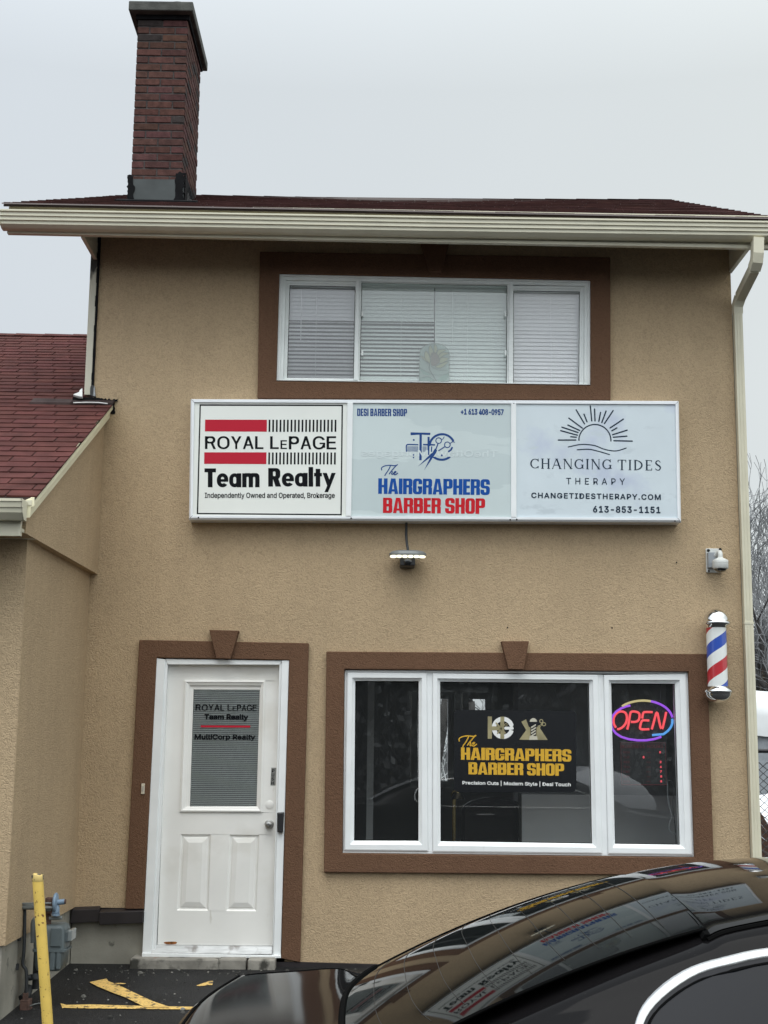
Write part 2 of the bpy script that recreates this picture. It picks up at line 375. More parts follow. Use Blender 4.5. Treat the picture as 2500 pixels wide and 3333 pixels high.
# lettering: font outlines turned into flat meshes and laid into a quad of the photographed plane
FONT = {}
try: FONT['sans'] = bpy.data.fonts.load(os.path.join(bpy.utils.system_resource('DATAFILES', path='fonts'), 'Inter.woff2'))
except Exception: FONT['sans'] = None
def glyphs(text, spacing=1.0, shear=0.0):
    c = bpy.data.curves.new('lettering', 'FONT'); c.body = text
    if FONT['sans']: c.font = FONT['sans']
    c.space_character = spacing; c.shear = shear; c.resolution_u = 3
    o = bpy.data.objects.new('lettering', c); COL.objects.link(o)
    bpy.context.view_layer.update()
    me = o.evaluated_get(bpy.context.evaluated_depsgraph_get()).to_mesh()
    v = [(p.co.x, p.co.y) for p in me.vertices]; f = [tuple(p.vertices) for p in me.polygons]
    o.to_mesh_clear(); bpy.data.objects.remove(o); bpy.data.curves.remove(c)
    return v, f
def letter(mb, text, quad, Y, fat=0.0, spacing=1.0, shear=0.0, mirror=False, fatx=1.0):
    """quad: 4 (x, z) corners TL TR BR BL around the ink of the text; fat: stroke thickening as share of the height"""
    v, f = glyphs(text, spacing, shear)
    xs = [p[0] for p in v]; ys = [p[1] for p in v]
    x0, x1, y0, y1 = min(xs), max(xs), min(ys), max(ys)
    ql = abs(quad[1][0] - quad[0][0]); qh = abs(quad[0][1] - quad[3][1])
    fy = fat; fx = fat * qh / ql * fatx
    dirs = [(0, 0)] if not fat else [(math.cos(a), math.sin(a)) for a in [k * math.pi / 4 for k in range(8)]] + [(0, 0)]
    for i, (dx, dy) in enumerate(dirs):
        pts = []
        for (x, y) in v:
            u = fx + (x - x0) / (x1 - x0) * (1 - 2 * fx) + dx * fx
            w = fy + (y - y0) / (y1 - y0) * (1 - 2 * fy) + dy * fy
            if mirror: u = 1 - u
            tx = quad[0][0] * (1 - u) + quad[1][0] * u; tz = quad[0][1] * (1 - u) + quad[1][1] * u
            bx = quad[3][0] * (1 - u) + quad[2][0] * u; bz = quad[3][1] * (1 - u) + quad[2][1] * u
            pts.append((bx * (1 - w) + tx * w, bz * (1 - w) + tz * w))
        for k, fc in enumerate(f):                       # overlapping outlines: keep every face in a plane of its own
            yy = Y - i * 1.3e-4 - (k % 12) * 1e-5
            mb.add([(pts[a][0], yy, pts[a][1]) for a in fc], [tuple(range(len(fc)))])
    return mb
def lerp(a, b, t): return a + (b - a) * t
def rrect(x0, y0, x1, y1, r, n=5, s=8):
    P = []
    def side(a, b): P.extend([(lerp(a[0], b[0], k / s), lerp(a[1], b[1], k / s)) for k in range(s)])
    def corner(cx, cy, a0): P.extend([(cx + r * math.cos(math.radians(a0 + 90 * k / n)), cy + r * math.sin(math.radians(a0 + 90 * k / n))) for k in range(n)])
    side((x1, y0 + r), (x1, y1 - r)); corner(x1 - r, y1 - r, 0); side((x1 - r, y1), (x0 + r, y1)); corner(x0 + r, y1 - r, 90)
    side((x0, y1 - r), (x0, y0 + r)); corner(x0 + r, y0 + r, 180); side((x0 + r, y0), (x1 - r, y0)); corner(x1 - r, y0 + r, 270)
    return P
def ann(x0, y0, x1, y1, r, sx, sy, drop=None):
    o = rrect(x0, y0, x1, y1, r); i = rrect(x0 + sx, y0 + sy, x1 - sx, y1 - sy, max(min(r - sx * .6, (x1 - x0) / 2 - sx - .001), .02)); n = len(o); f = []
    for k in range(n):
        j = (k + 1) % n; mx_ = (o[k][0] + o[j][0]) / 2; my_ = (o[k][1] + o[j][1]) / 2
        if drop and drop(mx_, my_): continue
        f.append([o[k], o[j], i[j], i[k]])
    return f
def rc4(x0, y0, x1, y1): return [[(x0, y0), (x1, y0), (x1, y1), (x0, y1)]]
_s, _h, _w = .218, .155, .55
BLOCK = {' ': (.16, []), 'H': (_w, rc4(0, 0, _s, 1) + rc4(_w - _s, 0, _w, 1) + rc4(_s, .42, _w - _s, .58)), 'I': (_s, rc4(0, 0, _s, 1)),
 'A': (.60, [[(0, 0), (.205, 0), (.30, .80), (.30, 1), (.17, 1)], [(.60, 0), (.43, 1), (.30, 1), (.30, .80), (.395, 0)]] + rc4(.17, .16, .43, .30)),
 'R': (_w, rc4(0, 0, _s, 1) + ann(0, .43, _w, 1, .15, _s, _h) + [[(_w - _s, 0), (_w, 0), (_w, .38), (_w - .05, .5), (_w - _s, .5)]]),
 'G': (_w, ann(0, 0, _w, 1, .19, _s, _h, lambda x, y: x > .4 and .50 < y < .64) + rc4(.29, .37, _w, .51)),
 'P': (_w, rc4(0, 0, _s, 1) + ann(0, .38, _w, 1, .15, _s, _h)), 'E': (.42, rc4(0, 0, _s, 1) + rc4(_s, 0, .42, .16) + rc4(_s, .42, .40, .58) + rc4(_s, .84, .42, 1)),
 'S': (_w, ann(0, .42, _w, 1, .18, _s, _h + .01, lambda x, y: x > .30 and y < .66) + ann(0, 0, _w, .58, .18, _s, _h + .01, lambda x, y: x < .25 and y > .34)),
 'B': (_w, rc4(0, 0, _s, 1) + ann(0, .45, _w - .01, 1, .14, _s, _h) + ann(0, 0, _w, .58, .14, _s, _h)), 'O': (_w, ann(0, 0, _w, 1, .19, _s, _h)), 'D': (_w, rc4(0, 0, _s, 1) + ann(0, 0, _w, 1, .17, _s, _h)),
 'T': (.66, rc4(.195, 0, .465, 1) + rc4(0, .79, .66, 1)), 'e': (.66, ann(0, 0, .66, .74, .32, .24, .19, lambda x, y: x > .4 and .17 < y < .30) + rc4(.15, .29, .65, .43)), 'a': (.70, ann(0, 0, .64, .74, .31, .235, .19) + rc4(.455, 0, .70, .74)),
 'm': (1.0, rc4(0, 0, .25, .74) + ann(0, -.2, .625, .75, .2, .25, .20, lambda x, y: y < .5) + rc4(.375, 0, .625, .56) + ann(.375, -.2, 1.0, .75, .2, .25, .20, lambda x, y: y < .5) + rc4(.75, 0, 1.0, .56)), 'l': (.25, rc4(0, 0, .25, 1.06)),
 't': (.42, rc4(.09, 0, .34, .96) + rc4(0, .55, .43, .74)), 'y': (.72, [[(0, .74), (.23, .74), (.47, .12), (.30, -.30), (.10, -.30), (.25, .04)], [(.49, .74), (.72, .74), (.42, -.02), (.30, -.30), (.10, -.30), (.30, .16)]]), 'Q': (.70, rc4(0, 0, .26, 1) + ann(0, .38, .66, 1, .22, .26, .18) + [[(.26, .42), (.40, 0), (.71, 0), (.54, .46)]])}
_a, _b = .168, .142
SLIM = {'R': (.73, rc4(0, 0, _a, 1) + ann(0, .43, .69, 1, .25, _a, _b) + [[(.36, .50), (.56, 0), (.73, 0), (.53, .50)]]), 'O': (.82, ann(0, -.01, .82, 1.01, .40, _a, _b)),
 'Y': (.70, [[(0, 1), (.165, 1), (.42, .46), (.28, .40)], [(.70, 1), (.535, 1), (.28, .46), (.42, .40)]] + rc4(.28, 0, .42, .45)), 'A': (.72, [[(0, 0), (.15, 0), (.40, .84), (.40, 1), (.28, 1)], [(.72, 0), (.57, 0), (.32, .84), (.32, 1), (.44, 1)]] + rc4(.16, .26, .56, .38)),
 'L': (.56, rc4(0, 0, _a, 1) + rc4(_a, 0, .56, _b)), 'E': (.64, rc4(0, 0, _a, 1) + rc4(_a, 0, .64, _b) + rc4(_a, .45, .60, .45 + _b) + rc4(_a, 1 - _b, .63, 1)), 'P': (.68, rc4(0, 0, _a, 1) + ann(0, .38, .68, 1, .27, _a, _b)),
 'G': (.82, ann(0, -.01, .82, 1.01, .40, _a, _b, lambda x, y: x > .6 and .40 < y < .70) + rc4(.45, .40, .82, .51) + rc4(.69, .12, .82, .42)), ' ': (.22, [])}
def block(m, text, quad, Y, gap=.034, face=None):
    x = 0; polys = []
    for ch in text:
        w, ps = (face or BLOCK)[ch]; polys += [[(x + a, b) for a, b in p] for p in ps]; x += w + gap
    xs = [p[0] for q in polys for p in q]; ys = [p[1] for q in polys for p in q]; x0, x1, y0, y1 = min(xs), max(xs), min(ys), max(ys)
    for i, q in enumerate(polys):
        o = []
        for a, b in q:
            u = (a - x0) / (x1 - x0); w = (b - y0) / (y1 - y0)
            tx = lerp(quad[0][0], quad[1][0], u); tz = lerp(quad[0][1], quad[1][1], u); bx = lerp(quad[3][0], quad[2][0], u); bz = lerp(quad[3][1], quad[2][1], u)
            o.append((lerp(bx, tx, w), Y - (i % 24) * 2e-5, lerp(bz, tz, w)))
        m.add(o, [tuple(range(len(o)))])
    return m
def cr(pts, k=6, closed=False):
    """Catmull-Rom through 2-D or 3-D points"""
    P = [np.array(p, float) for p in pts]; n = len(P); o = []
    for i in range(n if closed else n - 1):
        a, b, c, d = (P[(i - 1) % n] if closed or i > 0 else P[0], P[i], P[(i + 1) % n], P[(i + 2) % n] if closed or i + 2 < n else P[-1])
        for j in range(k):
            t = j / k
            o.append(.5 * ((2 * b) + (-a + c) * t + (2 * a - 5 * b + 4 * c - d) * t * t + (-a + 3 * b - 3 * c + d) * t ** 3))
    if not closed: o.append(P[-1])
    return [tuple(p) for p in o]
def inset(q, d):
    """move a 4-corner outline inwards by d (metres)"""
    cx = sum(p[0] for p in q) / len(q); cz = sum(p[1] for p in q) / len(q)
    return [(x + (d if x < cx else -d), z + (d if z < cz else -d)) for x, z in q]
#@@SETTING
# ------------------------------------------------------------------ ground
mb = MB()
ysl = [-300, -60, -20, -10, -6, -3, -1, 0.0, 3, 10, 40, 300]; xsl = [-300, -40, -12, -4, 0, 4, 12, 40, 300]
mb.v = [(x, y, ground_z(y)) for y in ysl for x in xsl]
nx_ = len(xsl)
mb.f = [(j * nx_ + i, j * nx_ + i + 1, (j + 1) * nx_ + i + 1, (j + 1) * nx_ + i) for j in range(len(ysl) - 1) for i in range(nx_ - 1)]
mb.t = [None] * len(mb.f)
struct(mb.build('asphalt_ground', 'asphalt'))
def gpt(x, y, h=.004):
    p = on_ground(0 + x * .42194, 2700 + y * .42194); return (p[0], p[1], ground_z(p[1]) + h)
mb = MB()
def gstrip(top, bot, h):
    k = len(top); mb.add([gpt(*p, h) for p in top] + [gpt(*p, h) for p in bot], [(i, i + 1, k + i + 1, k + i) for i in range(k - 1)])
gstrip([(465, 1346), (492, 1352), (510, 1358), (700, 1354), (950, 1362), (1200, 1368), (1450, 1372), (1750, 1378)],
       [(482, 1386), (495, 1380), (512, 1382), (700, 1386), (950, 1387), (1200, 1391), (1450, 1393), (1750, 1402)], .004)
gstrip([(692, 1186), (760, 1172), (822, 1160), (836, 1180), (900, 1203), (1060, 1280), (1180, 1335), (1310, 1379)],
       [(694, 1190), (724, 1206), (760, 1224), (800, 1240), (850, 1262), (960, 1302), (1060, 1352), (1120, 1381)], .008)
gstrip([(884, 1200), (930, 1198), (974, 1202)], [(905, 1206), (930, 1208), (955, 1207)], .012)
gstrip([(1514, 1208), (1560, 1192), (1610, 1176), (1640, 1172)], [(1536, 1214), (1566, 1211), (1612, 1206), (1640, 1204)], .004)
struct(mb.build('painted_line', 'yellow'))

# ------------------------------------------------------------------ the building
B = thing('shop_building', 'tan stucco two-storey shop building with brown window trim, red shingle roof and brick chimney', 'building', (0.3, 0, 0))
DC = ((380, 2000), .5425); LC = ((1020, 2050), .80169); UC = ((880, 850), .651)
def q(pts, c, Y): return xz(pts, Y, c[0], c[1])
TF = -.042                                        # front of the raised stucco bands
door_out = q([(135, 152), (1152, 172), (1100, 2085), (50, 1760)], DC, TF)
door_in = q([(240, 260), (1035, 274), (986, 2062), (162, 1790)], DC, TF)
lw_out = q([(53, 88), (1600, 98), (1628, 998), (43, 985)], LC, TF)
lw_in = q([(126, 160), (1524, 170), (1549, 925), (118, 908)], LC, TF)
uw_out = [*xz([(846, 818), (1987, 837), (1988, 1302), (838, 1296)], TF)]
uw_in = q([(45, 60), (1602, 93), (1602, 622), (30, 600)], UC, TF)
XL, XR = -2.19, 2.822
# ridge and eave lines
RL, RM, RRt = at(452, 634, 1.9), at(1250, 650, 1.9), at(2180, 652, 1.9)
YE = -.56
EL, ER = at(12, 663, YE), at(2546, 713, YE)
def zr(x): 
    if x < RM[0]: return lerp(RL[2], RM[2], (x - RL[0]) / (RM[0] - RL[0]))
    return lerp(RM[2], RRt[2], (x - RM[0]) / (RRt[0] - RM[0]))
def ze(x): return lerp(EL[2], ER[2], (x - EL[0]) / (ER[0] - EL[0]))
def roof_z(x, y):
    t = (y - YE) / (1.9 - YE)
    if t > 1: t = 2 - t
    return lerp(ze(x), zr(x), t)
def bb(qd, m):
    return (min(p[0] for p in qd) - m, max(p[0] for p in qd) + m, min(p[1] for p in qd) - m, max(p[1] for p in qd) + m)
holes = [bb(uw_in, .012), bb(lw_in, .012)]
dh = bb(door_in, .012); dh = (dh[0] + .02, dh[1], -.2, dh[3]); holes.append(dh)
FT = .40                                          # top of the bare foundation left of the door
xs = sorted({XL, XR, *[h[0] for h in holes], *[h[1] for h in holes]})
zs = sorted({-.2, FT, 5.55, .022, *[h[2] for h in holes], *[h[3] for h in holes]})
def solid(x, z):
    if x < dh[0] and z < FT: return False
    if x > dh[1] and z < .022: return False
    return not any(h[0] < x < h[1] and h[2] < z < h[3] for h in holes)
mb = MB(); TH = .26
for i in range(len(xs) - 1):
    for j in range(len(zs) - 1):
        cx, cz = (xs[i] + xs[i + 1]) / 2, (zs[j] + zs[j + 1]) / 2
        if not solid(cx, cz): continue
        a, b, c, d = xs[i], xs[i + 1], zs[j], zs[j + 1]
        mb.poly([(a, 0, c), (b, 0, c), (b, 0, d), (a, 0, d)]); mb.poly([(a, TH, c), (a, TH, d), (b, TH, d), (b, TH, c)])
        for (p, qq, ox, oz) in (((a, c), (a, d), -1e-3 + a - cx, 0), ((b, c), (b, d), 1e-3 + b - cx, 0), ((a, c), (b, c), 0, c - cz - 1e-3), ((a, d), (b, d), 0, d - cz + 1e-3)):
            X, Z = cx + ox, cz + oz
            if not (XL < X < XR and -.2 < Z < 5.55) or not solid(X, Z):
                mb.poly([(p[0], 0, p[1]), (qq[0], 0, qq[1]), (qq[0], TH, qq[1]), (p[0], TH, p[1])])
# upper strip of the facade under the eave, the gable walls and the back wall
mb.add([(XL, 0, 5.55), (XR, 0, 5.55), (XR, 0, roof_z(XR, 0) - .05), (XL, 0, roof_z(XL, 0) - .05)], [(0, 1, 2, 3)])
YB = 4.5
for X in (XL, XR):
    mb.poly([(X, 0, -.2), (X, YB, -.2), (X, YB, roof_z(X, 4.4) - .05), (X, 1.9, roof_z(X, 1.9) - .05), (X, 0, roof_z(X, 0) - .05)])
_a, _b, _c, _d = (at(1020 + x * .80169, 2050 + y * .80169, 4.5) for x, y in ((398, 252), (572, 500), (604, 255), (724, 500)))
bw = [(_a[0], _b[0], 1.15, _a[2]), (_c[0], _d[0], 1.15, _a[2])]        # windows in the back wall
bxs = sorted({XL, XR, *[h[0] for h in bw], *[h[1] for h in bw]}); bzs = [-.2, 1.15, bw[0][3], 5.7]
bm_ = MB()
for i in range(len(bxs) - 1):
    for j in range(3):
        cx, cz = (bxs[i] + bxs[i + 1]) / 2, (bzs[j] + bzs[j + 1]) / 2
        if any(h[0] < cx < h[1] and h[2] < cz < h[3] for h in bw): continue
        bm_.poly([(bxs[i], YB, bzs[j]), (bxs[i + 1], YB, bzs[j]), (bxs[i + 1], YB, bzs[j + 1]), (bxs[i], YB, bzs[j + 1])])
mb.add(bm_.v, bm_.f)
mb.build('wall', 'stucco', B)
for h in bw:
    m2 = MB(); t = .07
    o_ = [(h[0], h[2]), (h[1], h[2]), (h[1], h[3]), (h[0], h[3])]; i_ = [(h[0] + t, h[2] + t), (h[1] - t, h[2] + t), (h[1] - t, h[3] - t), (h[0] + t, h[3] - t)]
    m2.rings([(o_, YB - .03), (i_, YB - .03), (i_, YB + .05), (o_, YB + .05)])
    m2.build('back_window', 'vinyl', B)
# raised stucco bands
def band(name, outer, inner, openb=False):
    m = MB()
    if not openb:
        m.rings([(outer, .012), (outer, TF), (inner, TF), (inner, .14)])
    else:
        (a, b_, c, d), (e, f, g, h) = outer, inner
        for poly in ([a, b_, f, e], [a, e, h, d], [b_, c, g, f]):
            pass
        lo = [d, a, b_, c]; li = [h, e, f, g]
        lp = [[(x, .012, z) for x, z in lo], [(x, TF, z) for x, z in lo], [(x, TF, z) for x, z in li], [(x, .14, z) for x, z in li]]
        m.loops(lp, closed=False)
        for k in (0, -1):
            m.poly([lp[0][k], lp[1][k], lp[2][k], (lp[2][k][0], .012, lp[2][k][2])])
    o = m.build(name, 'trim', B, bevel=.006); return o
KF = -.075
def keystone(pts, c, par):
    p = q(pts, c, KF); m = MB(); m.prism(p, KF, .005); m.build('keystone', 'trim', par, bevel=.004)
door_out[3] = (door_out[3][0], FT); door_in[3] = (door_in[3][0], FT)
dtrim = band('door_trim', door_out, door_in, True)
keystone([(555, 92), (732, 97), (683, 266), (597, 263)], DC, dtrim)
ltrim = band('window_trim', lw_out, lw_in)
keystone([(764, 46), (876, 46), (855, 161), (792, 160)], LC, ltrim)
utrim = band('window_trim', uw_out, uw_in)
p = [(1370, 785), (1463, 785), (1437, 884), (1397, 882)]
keystone([((a - 880) / .651, (b_ - 850) / .651) for a, b_ in p], UC, utrim)
# foundation, step, dark flashing boards
mb = MB(); mb.box(XL + .02, dh[0] - .012, .03, TH, -.3, FT + .02); mb.box(dh[1] + .01, XR - .01, .02, TH, -.3, .05)
mb.build('foundation', 'concrete', B)
sp = q([(78, 2066), (612, 2068), (612, 2128), (76, 2126)], DC, -.16); sp2 = q([(610, 2068), (775, 2070), (775, 2130), (610, 2128)], DC, -.155); sp3 = q([(785, 2070), (950, 2073), (945, 2132), (785, 2131)], DC, -.165)
mb = MB()
for s_, y_ in ((sp, -.16), (sp2, -.15), (sp3, -.165)):
    z1 = s_[0][1]; mb.loops([[(x, y_, z) for x, z in [(s_[0][0], -.15), (s_[1][0], -.15), (s_[1][0], z1), (s_[0][0], z1)]], [(x, .05, z) for x, z in [(s_[0][0], -.15), (s_[1][0], -.15), (s_[1][0], z1), (s_[0][0], z1)]]], True, True)
mb.build('door_step', 'step', B, bevel=.012)
def c1(x, y, Y): p = at(x * .42194, 2700 + y * .42194, Y); return (p[0], p[2])
for poly, yy in (([(550, 622), (766, 614), (768, 712), (537, 726)], -.045), ([(764, 640), (1108, 630), (1100, 722), (764, 737)], -.06)):
    m = MB(); p = [c1(x, y, yy) for x, y in poly]; p2 = [(x, z + (.03 if i < 2 else 0)) for i, (x, z) in enumerate(p)]
    m.loops([[(x, yy, z) for x, z in p], [(x, .035, z) for x, z in p2]], True, True); m.build('flashing_board', 'flashboard', B, bevel=.004)
mb = MB(); p = q([(950, 2086), (1110, 2088), (1700, 2105), (1700, 2150), (960, 2140)], DC, -.03)
mb.loops([[(x, -.03, z) for x, z in p], [(x, .022, z) for x, z in p]], True, True); mb.build('flashing_board', 'flashboard', B)
# little anchor holes left in the stucco
for (x, y) in ((2202, 1831), (1652, 2043), (1992, 2044), (447, 2517)):
    a = at(x, y, 0); m = MB(); m.lathe([(.006, -.004), (.004, -.006)], (a[0], 0, a[2]), 10, 'y'); m.build('anchor_hole', 'blackgap' if x > 500 else 'white', B)

# rooms behind the windows
mb = MB()
def room(m, x0, x1, y0, y1, z0, z1, back=True):
    m.poly([(x0, y0, z0), (x0, y1, z0), (x0, y1, z1), (x0, y0, z1)]); m.poly([(x1, y0, z0), (x1, y0, z1), (x1, y1, z1), (x1, y1, z0)])
    m.poly([(x0, y0, z1), (x0, y1, z1), (x1, y1, z1), (x1, y0, z1)])
    if back: m.poly([(x0, y1, z0), (x1, y1, z0), (x1, y1, z1), (x0, y1, z1)])
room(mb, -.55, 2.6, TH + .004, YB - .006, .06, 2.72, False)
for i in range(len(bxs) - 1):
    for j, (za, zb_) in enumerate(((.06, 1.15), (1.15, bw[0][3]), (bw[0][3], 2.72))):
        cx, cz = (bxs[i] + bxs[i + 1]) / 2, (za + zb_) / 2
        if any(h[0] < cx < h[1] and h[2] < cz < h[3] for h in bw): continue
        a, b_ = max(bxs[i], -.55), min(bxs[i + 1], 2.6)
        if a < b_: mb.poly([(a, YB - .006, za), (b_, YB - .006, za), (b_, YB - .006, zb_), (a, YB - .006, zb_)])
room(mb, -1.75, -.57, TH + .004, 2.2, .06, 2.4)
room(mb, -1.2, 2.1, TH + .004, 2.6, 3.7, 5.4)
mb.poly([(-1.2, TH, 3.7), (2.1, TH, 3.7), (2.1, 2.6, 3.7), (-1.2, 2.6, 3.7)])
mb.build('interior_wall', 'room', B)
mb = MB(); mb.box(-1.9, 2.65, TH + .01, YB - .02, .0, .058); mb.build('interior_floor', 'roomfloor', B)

a = at(1150 + 188 * .2487, 2300, 1.4); b_ = at(1150 + 276 * .2487, 2300, 1.4)
mb = MB(); mb.box(a[0], b_[0], 1.4, 1.48, .06, 2.7); mb.build('interior_post', 'roomlight', B)
# ------------------------------------------------------------------ main roof
def tint(a=.16, cool=.0):
    k = 1 + R.uniform(-a, a); return (k, k * (1 + R.uniform(-.04, .05) + cool), k * (1 + R.uniform(-.04, .06) + cool))
mb = MB(); nC = 19
yv = lambda t: lerp(YE, 1.9, t)
def rp(x, t, h=0): return (x, yv(t) - h * .4, lerp(ze(x), zr(x), t) + h)
for c in range(nC):
    t0, t1 = c / nC, min((c + 1.12) / nC, 1.01)
    xa, xb = lerp(EL[0], RL[0], t0), lerp(ER[0], RRt[0], t0)
    x = xa - R.uniform(0, .3)
    while x < xb:
        a, b_ = max(x + .004, xa), min(x + .301, xb); x += .305
        if b_ - a < .01: continue
        h = .009 + R.uniform(0, .003)
        vs = [rp(a, t0, h), rp(b_, t0, h), rp(b_, t1, .003), rp(a, t1, .003), rp(a, t0, .0005), rp(b_, t0, .0005)]
        mb.add(vs, [(0, 1, 2, 3), (4, 5, 1, 0), (4, 0, 3), (5, 2, 1)], tint(.2))
for k in range(17):                                 # ridge caps
    xa = lerp(RL[0], RRt[0], k / 17); xb = lerp(RL[0], RRt[0], (k + 1.08) / 17)
    mb.add([(xa, 1.78, zr(xa) - .035), (xb, 1.78, zr(xb) - .04), (xa, 1.9, zr(xa) + .016), (xb, 1.9, zr(xb) + .011), (xa, 2.02, zr(xa) - .035), (xb, 2.02, zr(xb) - .04)],
           [(0, 1, 3, 2), (2, 3, 5, 4)], tint(.2))
roof = mb.build('roof', 'shingle_dark', B)
mb = MB()
def roofsheet(y0, y1, ta, tb, dz):
    Ls = [(lerp(EL[0], RL[0], t), yy, None) for t, yy in ((ta, y0), (tb, y1))]
    Rs = [(lerp(ER[0], RRt[0], t), yy, None) for t, yy in ((ta, y0), (tb, y1))]
    return [(p[0], p[1], roof_z(p[0], p[1]) + dz) for p in (Ls[0], Rs[0], Rs[1], Ls[1])]
for (y0, y1, ta, tb) in ((YE, 1.9, 0, 1), (3.8 - YE, 1.9, 0, 1)):
    a = roofsheet(y0, y1, ta, tb, -.002); b_ = roofsheet(y0, y1, ta, tb, -.022)
    mb.loops([a, b_], True, True)
mb.build('roof_deck', 'under', roof)
a = [(EL[0] - .01, YE - .01, ze(EL[0]) + .004), (ER[0], YE - .01, ze(ER[0]) + .004)]
mb = MB(); mb.loops([[(x, y - .006, z - .012), (x, y - .006, z - .002), (x, y + .10, z + .044)] for x, y, z in a], closed=False)
mb.build('drip_edge', mat('drip_edge_grey', (.16, .13, .125), .5), roof)
# fascia and gutter
FY = -.52
fl, fr = at(30, 664, FY), at(2560, 708, FY); fbl, fbr = at(30, 761, FY), at(2560, 812, FY)
mb = MB(); xa, xb = fl[0], fr[0] + .05
mb.loops([[(x, FY, zt), (x, FY, zb_ + .028), (x, FY - .012, zb_ + .024), (x, FY - .012, zb_), (x, FY + .03, zb_), (x, FY + .03, zt)] for x, zt, zb_ in ((xa, fl[2] + .01, fbl[2]), (.42, lerp(fl[2], fr[2], .55) + .01, lerp(fbl[2], fbr[2], .55)), (xb, fr[2] + .01, fbr[2]))], True, True)
mb.box(.46, .463, FY - .0145, FY - .012, fbr[2] + .001, fbr[2] + .026)
mb.build('fascia', 'cream', B)
gl, gr_ = at(0, 682, -.65), at(2560, 722, -.65)
prof = [(-.664, 0), (-.664, -.013), (-.650, -.018), (-.652, -.044), (-.640, -.047), (-.642, -.074), (-.628, -.077), (-.628, -.101), (-.600, -.118), (-.585, -.124), (-.545, -.124), (-.5325, -.124), (-.5325, .0), (-.538, .0), (-.538, -.112), (-.60, -.104), (-.625, -.06), (-.640, -.014), (-.646, 0)]
mb = MB(); mb.loops([[(x, y, z + zz) for y, zz in prof] for x, z in ((gl[0], gl[2]), (.4, lerp(gl[2], gr_[2], .55) - .004), (gr_[0] + .1, gr_[2]))], True, True)
mb.box(gl[0] - .002, gl[0] + .001, -.64, -.53, gl[2] - .11, gl[2] - .002)
gut = mb.build('gutter', 'cream', B)
# closed ends of the eave box and the dark underside
for X, lab in ((XL - .045, 0), (XR + .012, 1)):
    zb_ = (at(258, 767, -.5) if lab == 0 else at(2444, 808, -.5))[2]
    m = MB(); t = .02 if lab else -.02
    m.loops([[(xx, FY + .03, zb_), (xx, 0.03, zb_), (xx, .03, roof_z(X, .03) - .03), (xx, FY + .03, roof_z(X, FY) - .03)] for xx in (X, X - t)], True, True)
    m.box(min(X, X - t) - .004, max(X, X - t) + .004, FY + .03, .03, zb_ - .012, zb_)
    m.build('eave_return', 'cream', B)
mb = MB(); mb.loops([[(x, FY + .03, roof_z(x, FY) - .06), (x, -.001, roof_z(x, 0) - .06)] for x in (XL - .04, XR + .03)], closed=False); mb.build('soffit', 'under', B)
def recttube(m, path, w, d):
    lp = []
    for i, p in enumerate(path):
        a = Vector(path[max(i - 1, 0)]); b_ = Vector(path[min(i + 1, len(path) - 1)]); tdir = (b_ - a).normalized()
        s_ = Vector((1, 0, 0)); s_ = (s_ - tdir * s_.dot(tdir)).normalized(); u = tdir.cross(s_)
        p = Vector(p); lp.append([p + s_ * w / 2 * sx + u * d / 2 * sy for sx, sy in ((-1, -1), (1, -1), (1, 1), (-1, 1))])
    m.loops(lp, True, True)
c9 = lambda x, y, Y: tuple(at(2280 + x * .16272, 640 + y * .16272, Y))
mb = MB(); xd = XR + .036
path = [c9(1140, 850, -.60), c9(1135, 1150, -.60), c9(1120, 1300, -.585), c9(1075, 1440, -.54)] 
e0 = path[-1]; e1 = (xd + .012, -.075, at(2403, 968, -.07)[2]); e2 = (xd, -.03, e1[2] - .06); e3 = (xd, -.02, e1[2] - .12)
recttube(mb, [*path], .078, .085)
recttube(mb, [e0, tuple(lerp(np.array(e0), np.array(e1), .5)), e1], .068, .075)
recttube(mb, [e1, e2, e3], .072, .08)
zj = at(2410, 2027, -.02)[2]
recttube(mb, [e3, (xd, -.02, zj)], .064, .075); recttube(mb, [(xd, -.02, zj + .004), (xd, -.02, zj - .012)], .074, .084); recttube(mb, [(xd, -.02, zj - .01), (xd + .002, -.02, .02)], .066, .077)
for s_ in (-.012, .012):
    mb.box(xd + s_ - .0015, xd + s_ + .0015, -.0625, -.0575, .05, zj - .02); mb.box(xd + s_ - .0015, xd + s_ + .0015, -.0615, -.0565, zj + .02, e3[2] - .01)
mb.build('downspout', 'cream', B)
# strip of trim down the left corner with its black mildewed joint
zt, zb_ = at(304, 775, 0)[2] + .3, at(262, 1290, 0)[2] + .01
mb = MB(); mb.loops([[(-2.262, -.012, z), (-2.206, -.012, z), (-2.206, .05, z), (-2.262, .05, z)] for z in (zb_, zt)], True, True)
mb.build('corner_strip', mat('mildewed_cream_trim', (.58, .55, .44), .45, stains=[(5, .60, .66, (.05, .05, .045), (1, 1, .6))]), B, bevel=.003)
mb = MB()
zz = zb_
while zz < zt - .02:
    h = R.uniform(.04, .14); w = R.uniform(.0, .009)
    mb.box(-2.205 - w * .8, -2.193 + R.uniform(0, .004), -.016, .02, zz, min(zz + h, zt)); zz += h - .003
mb.build('sealant_joint', 'tar', B)

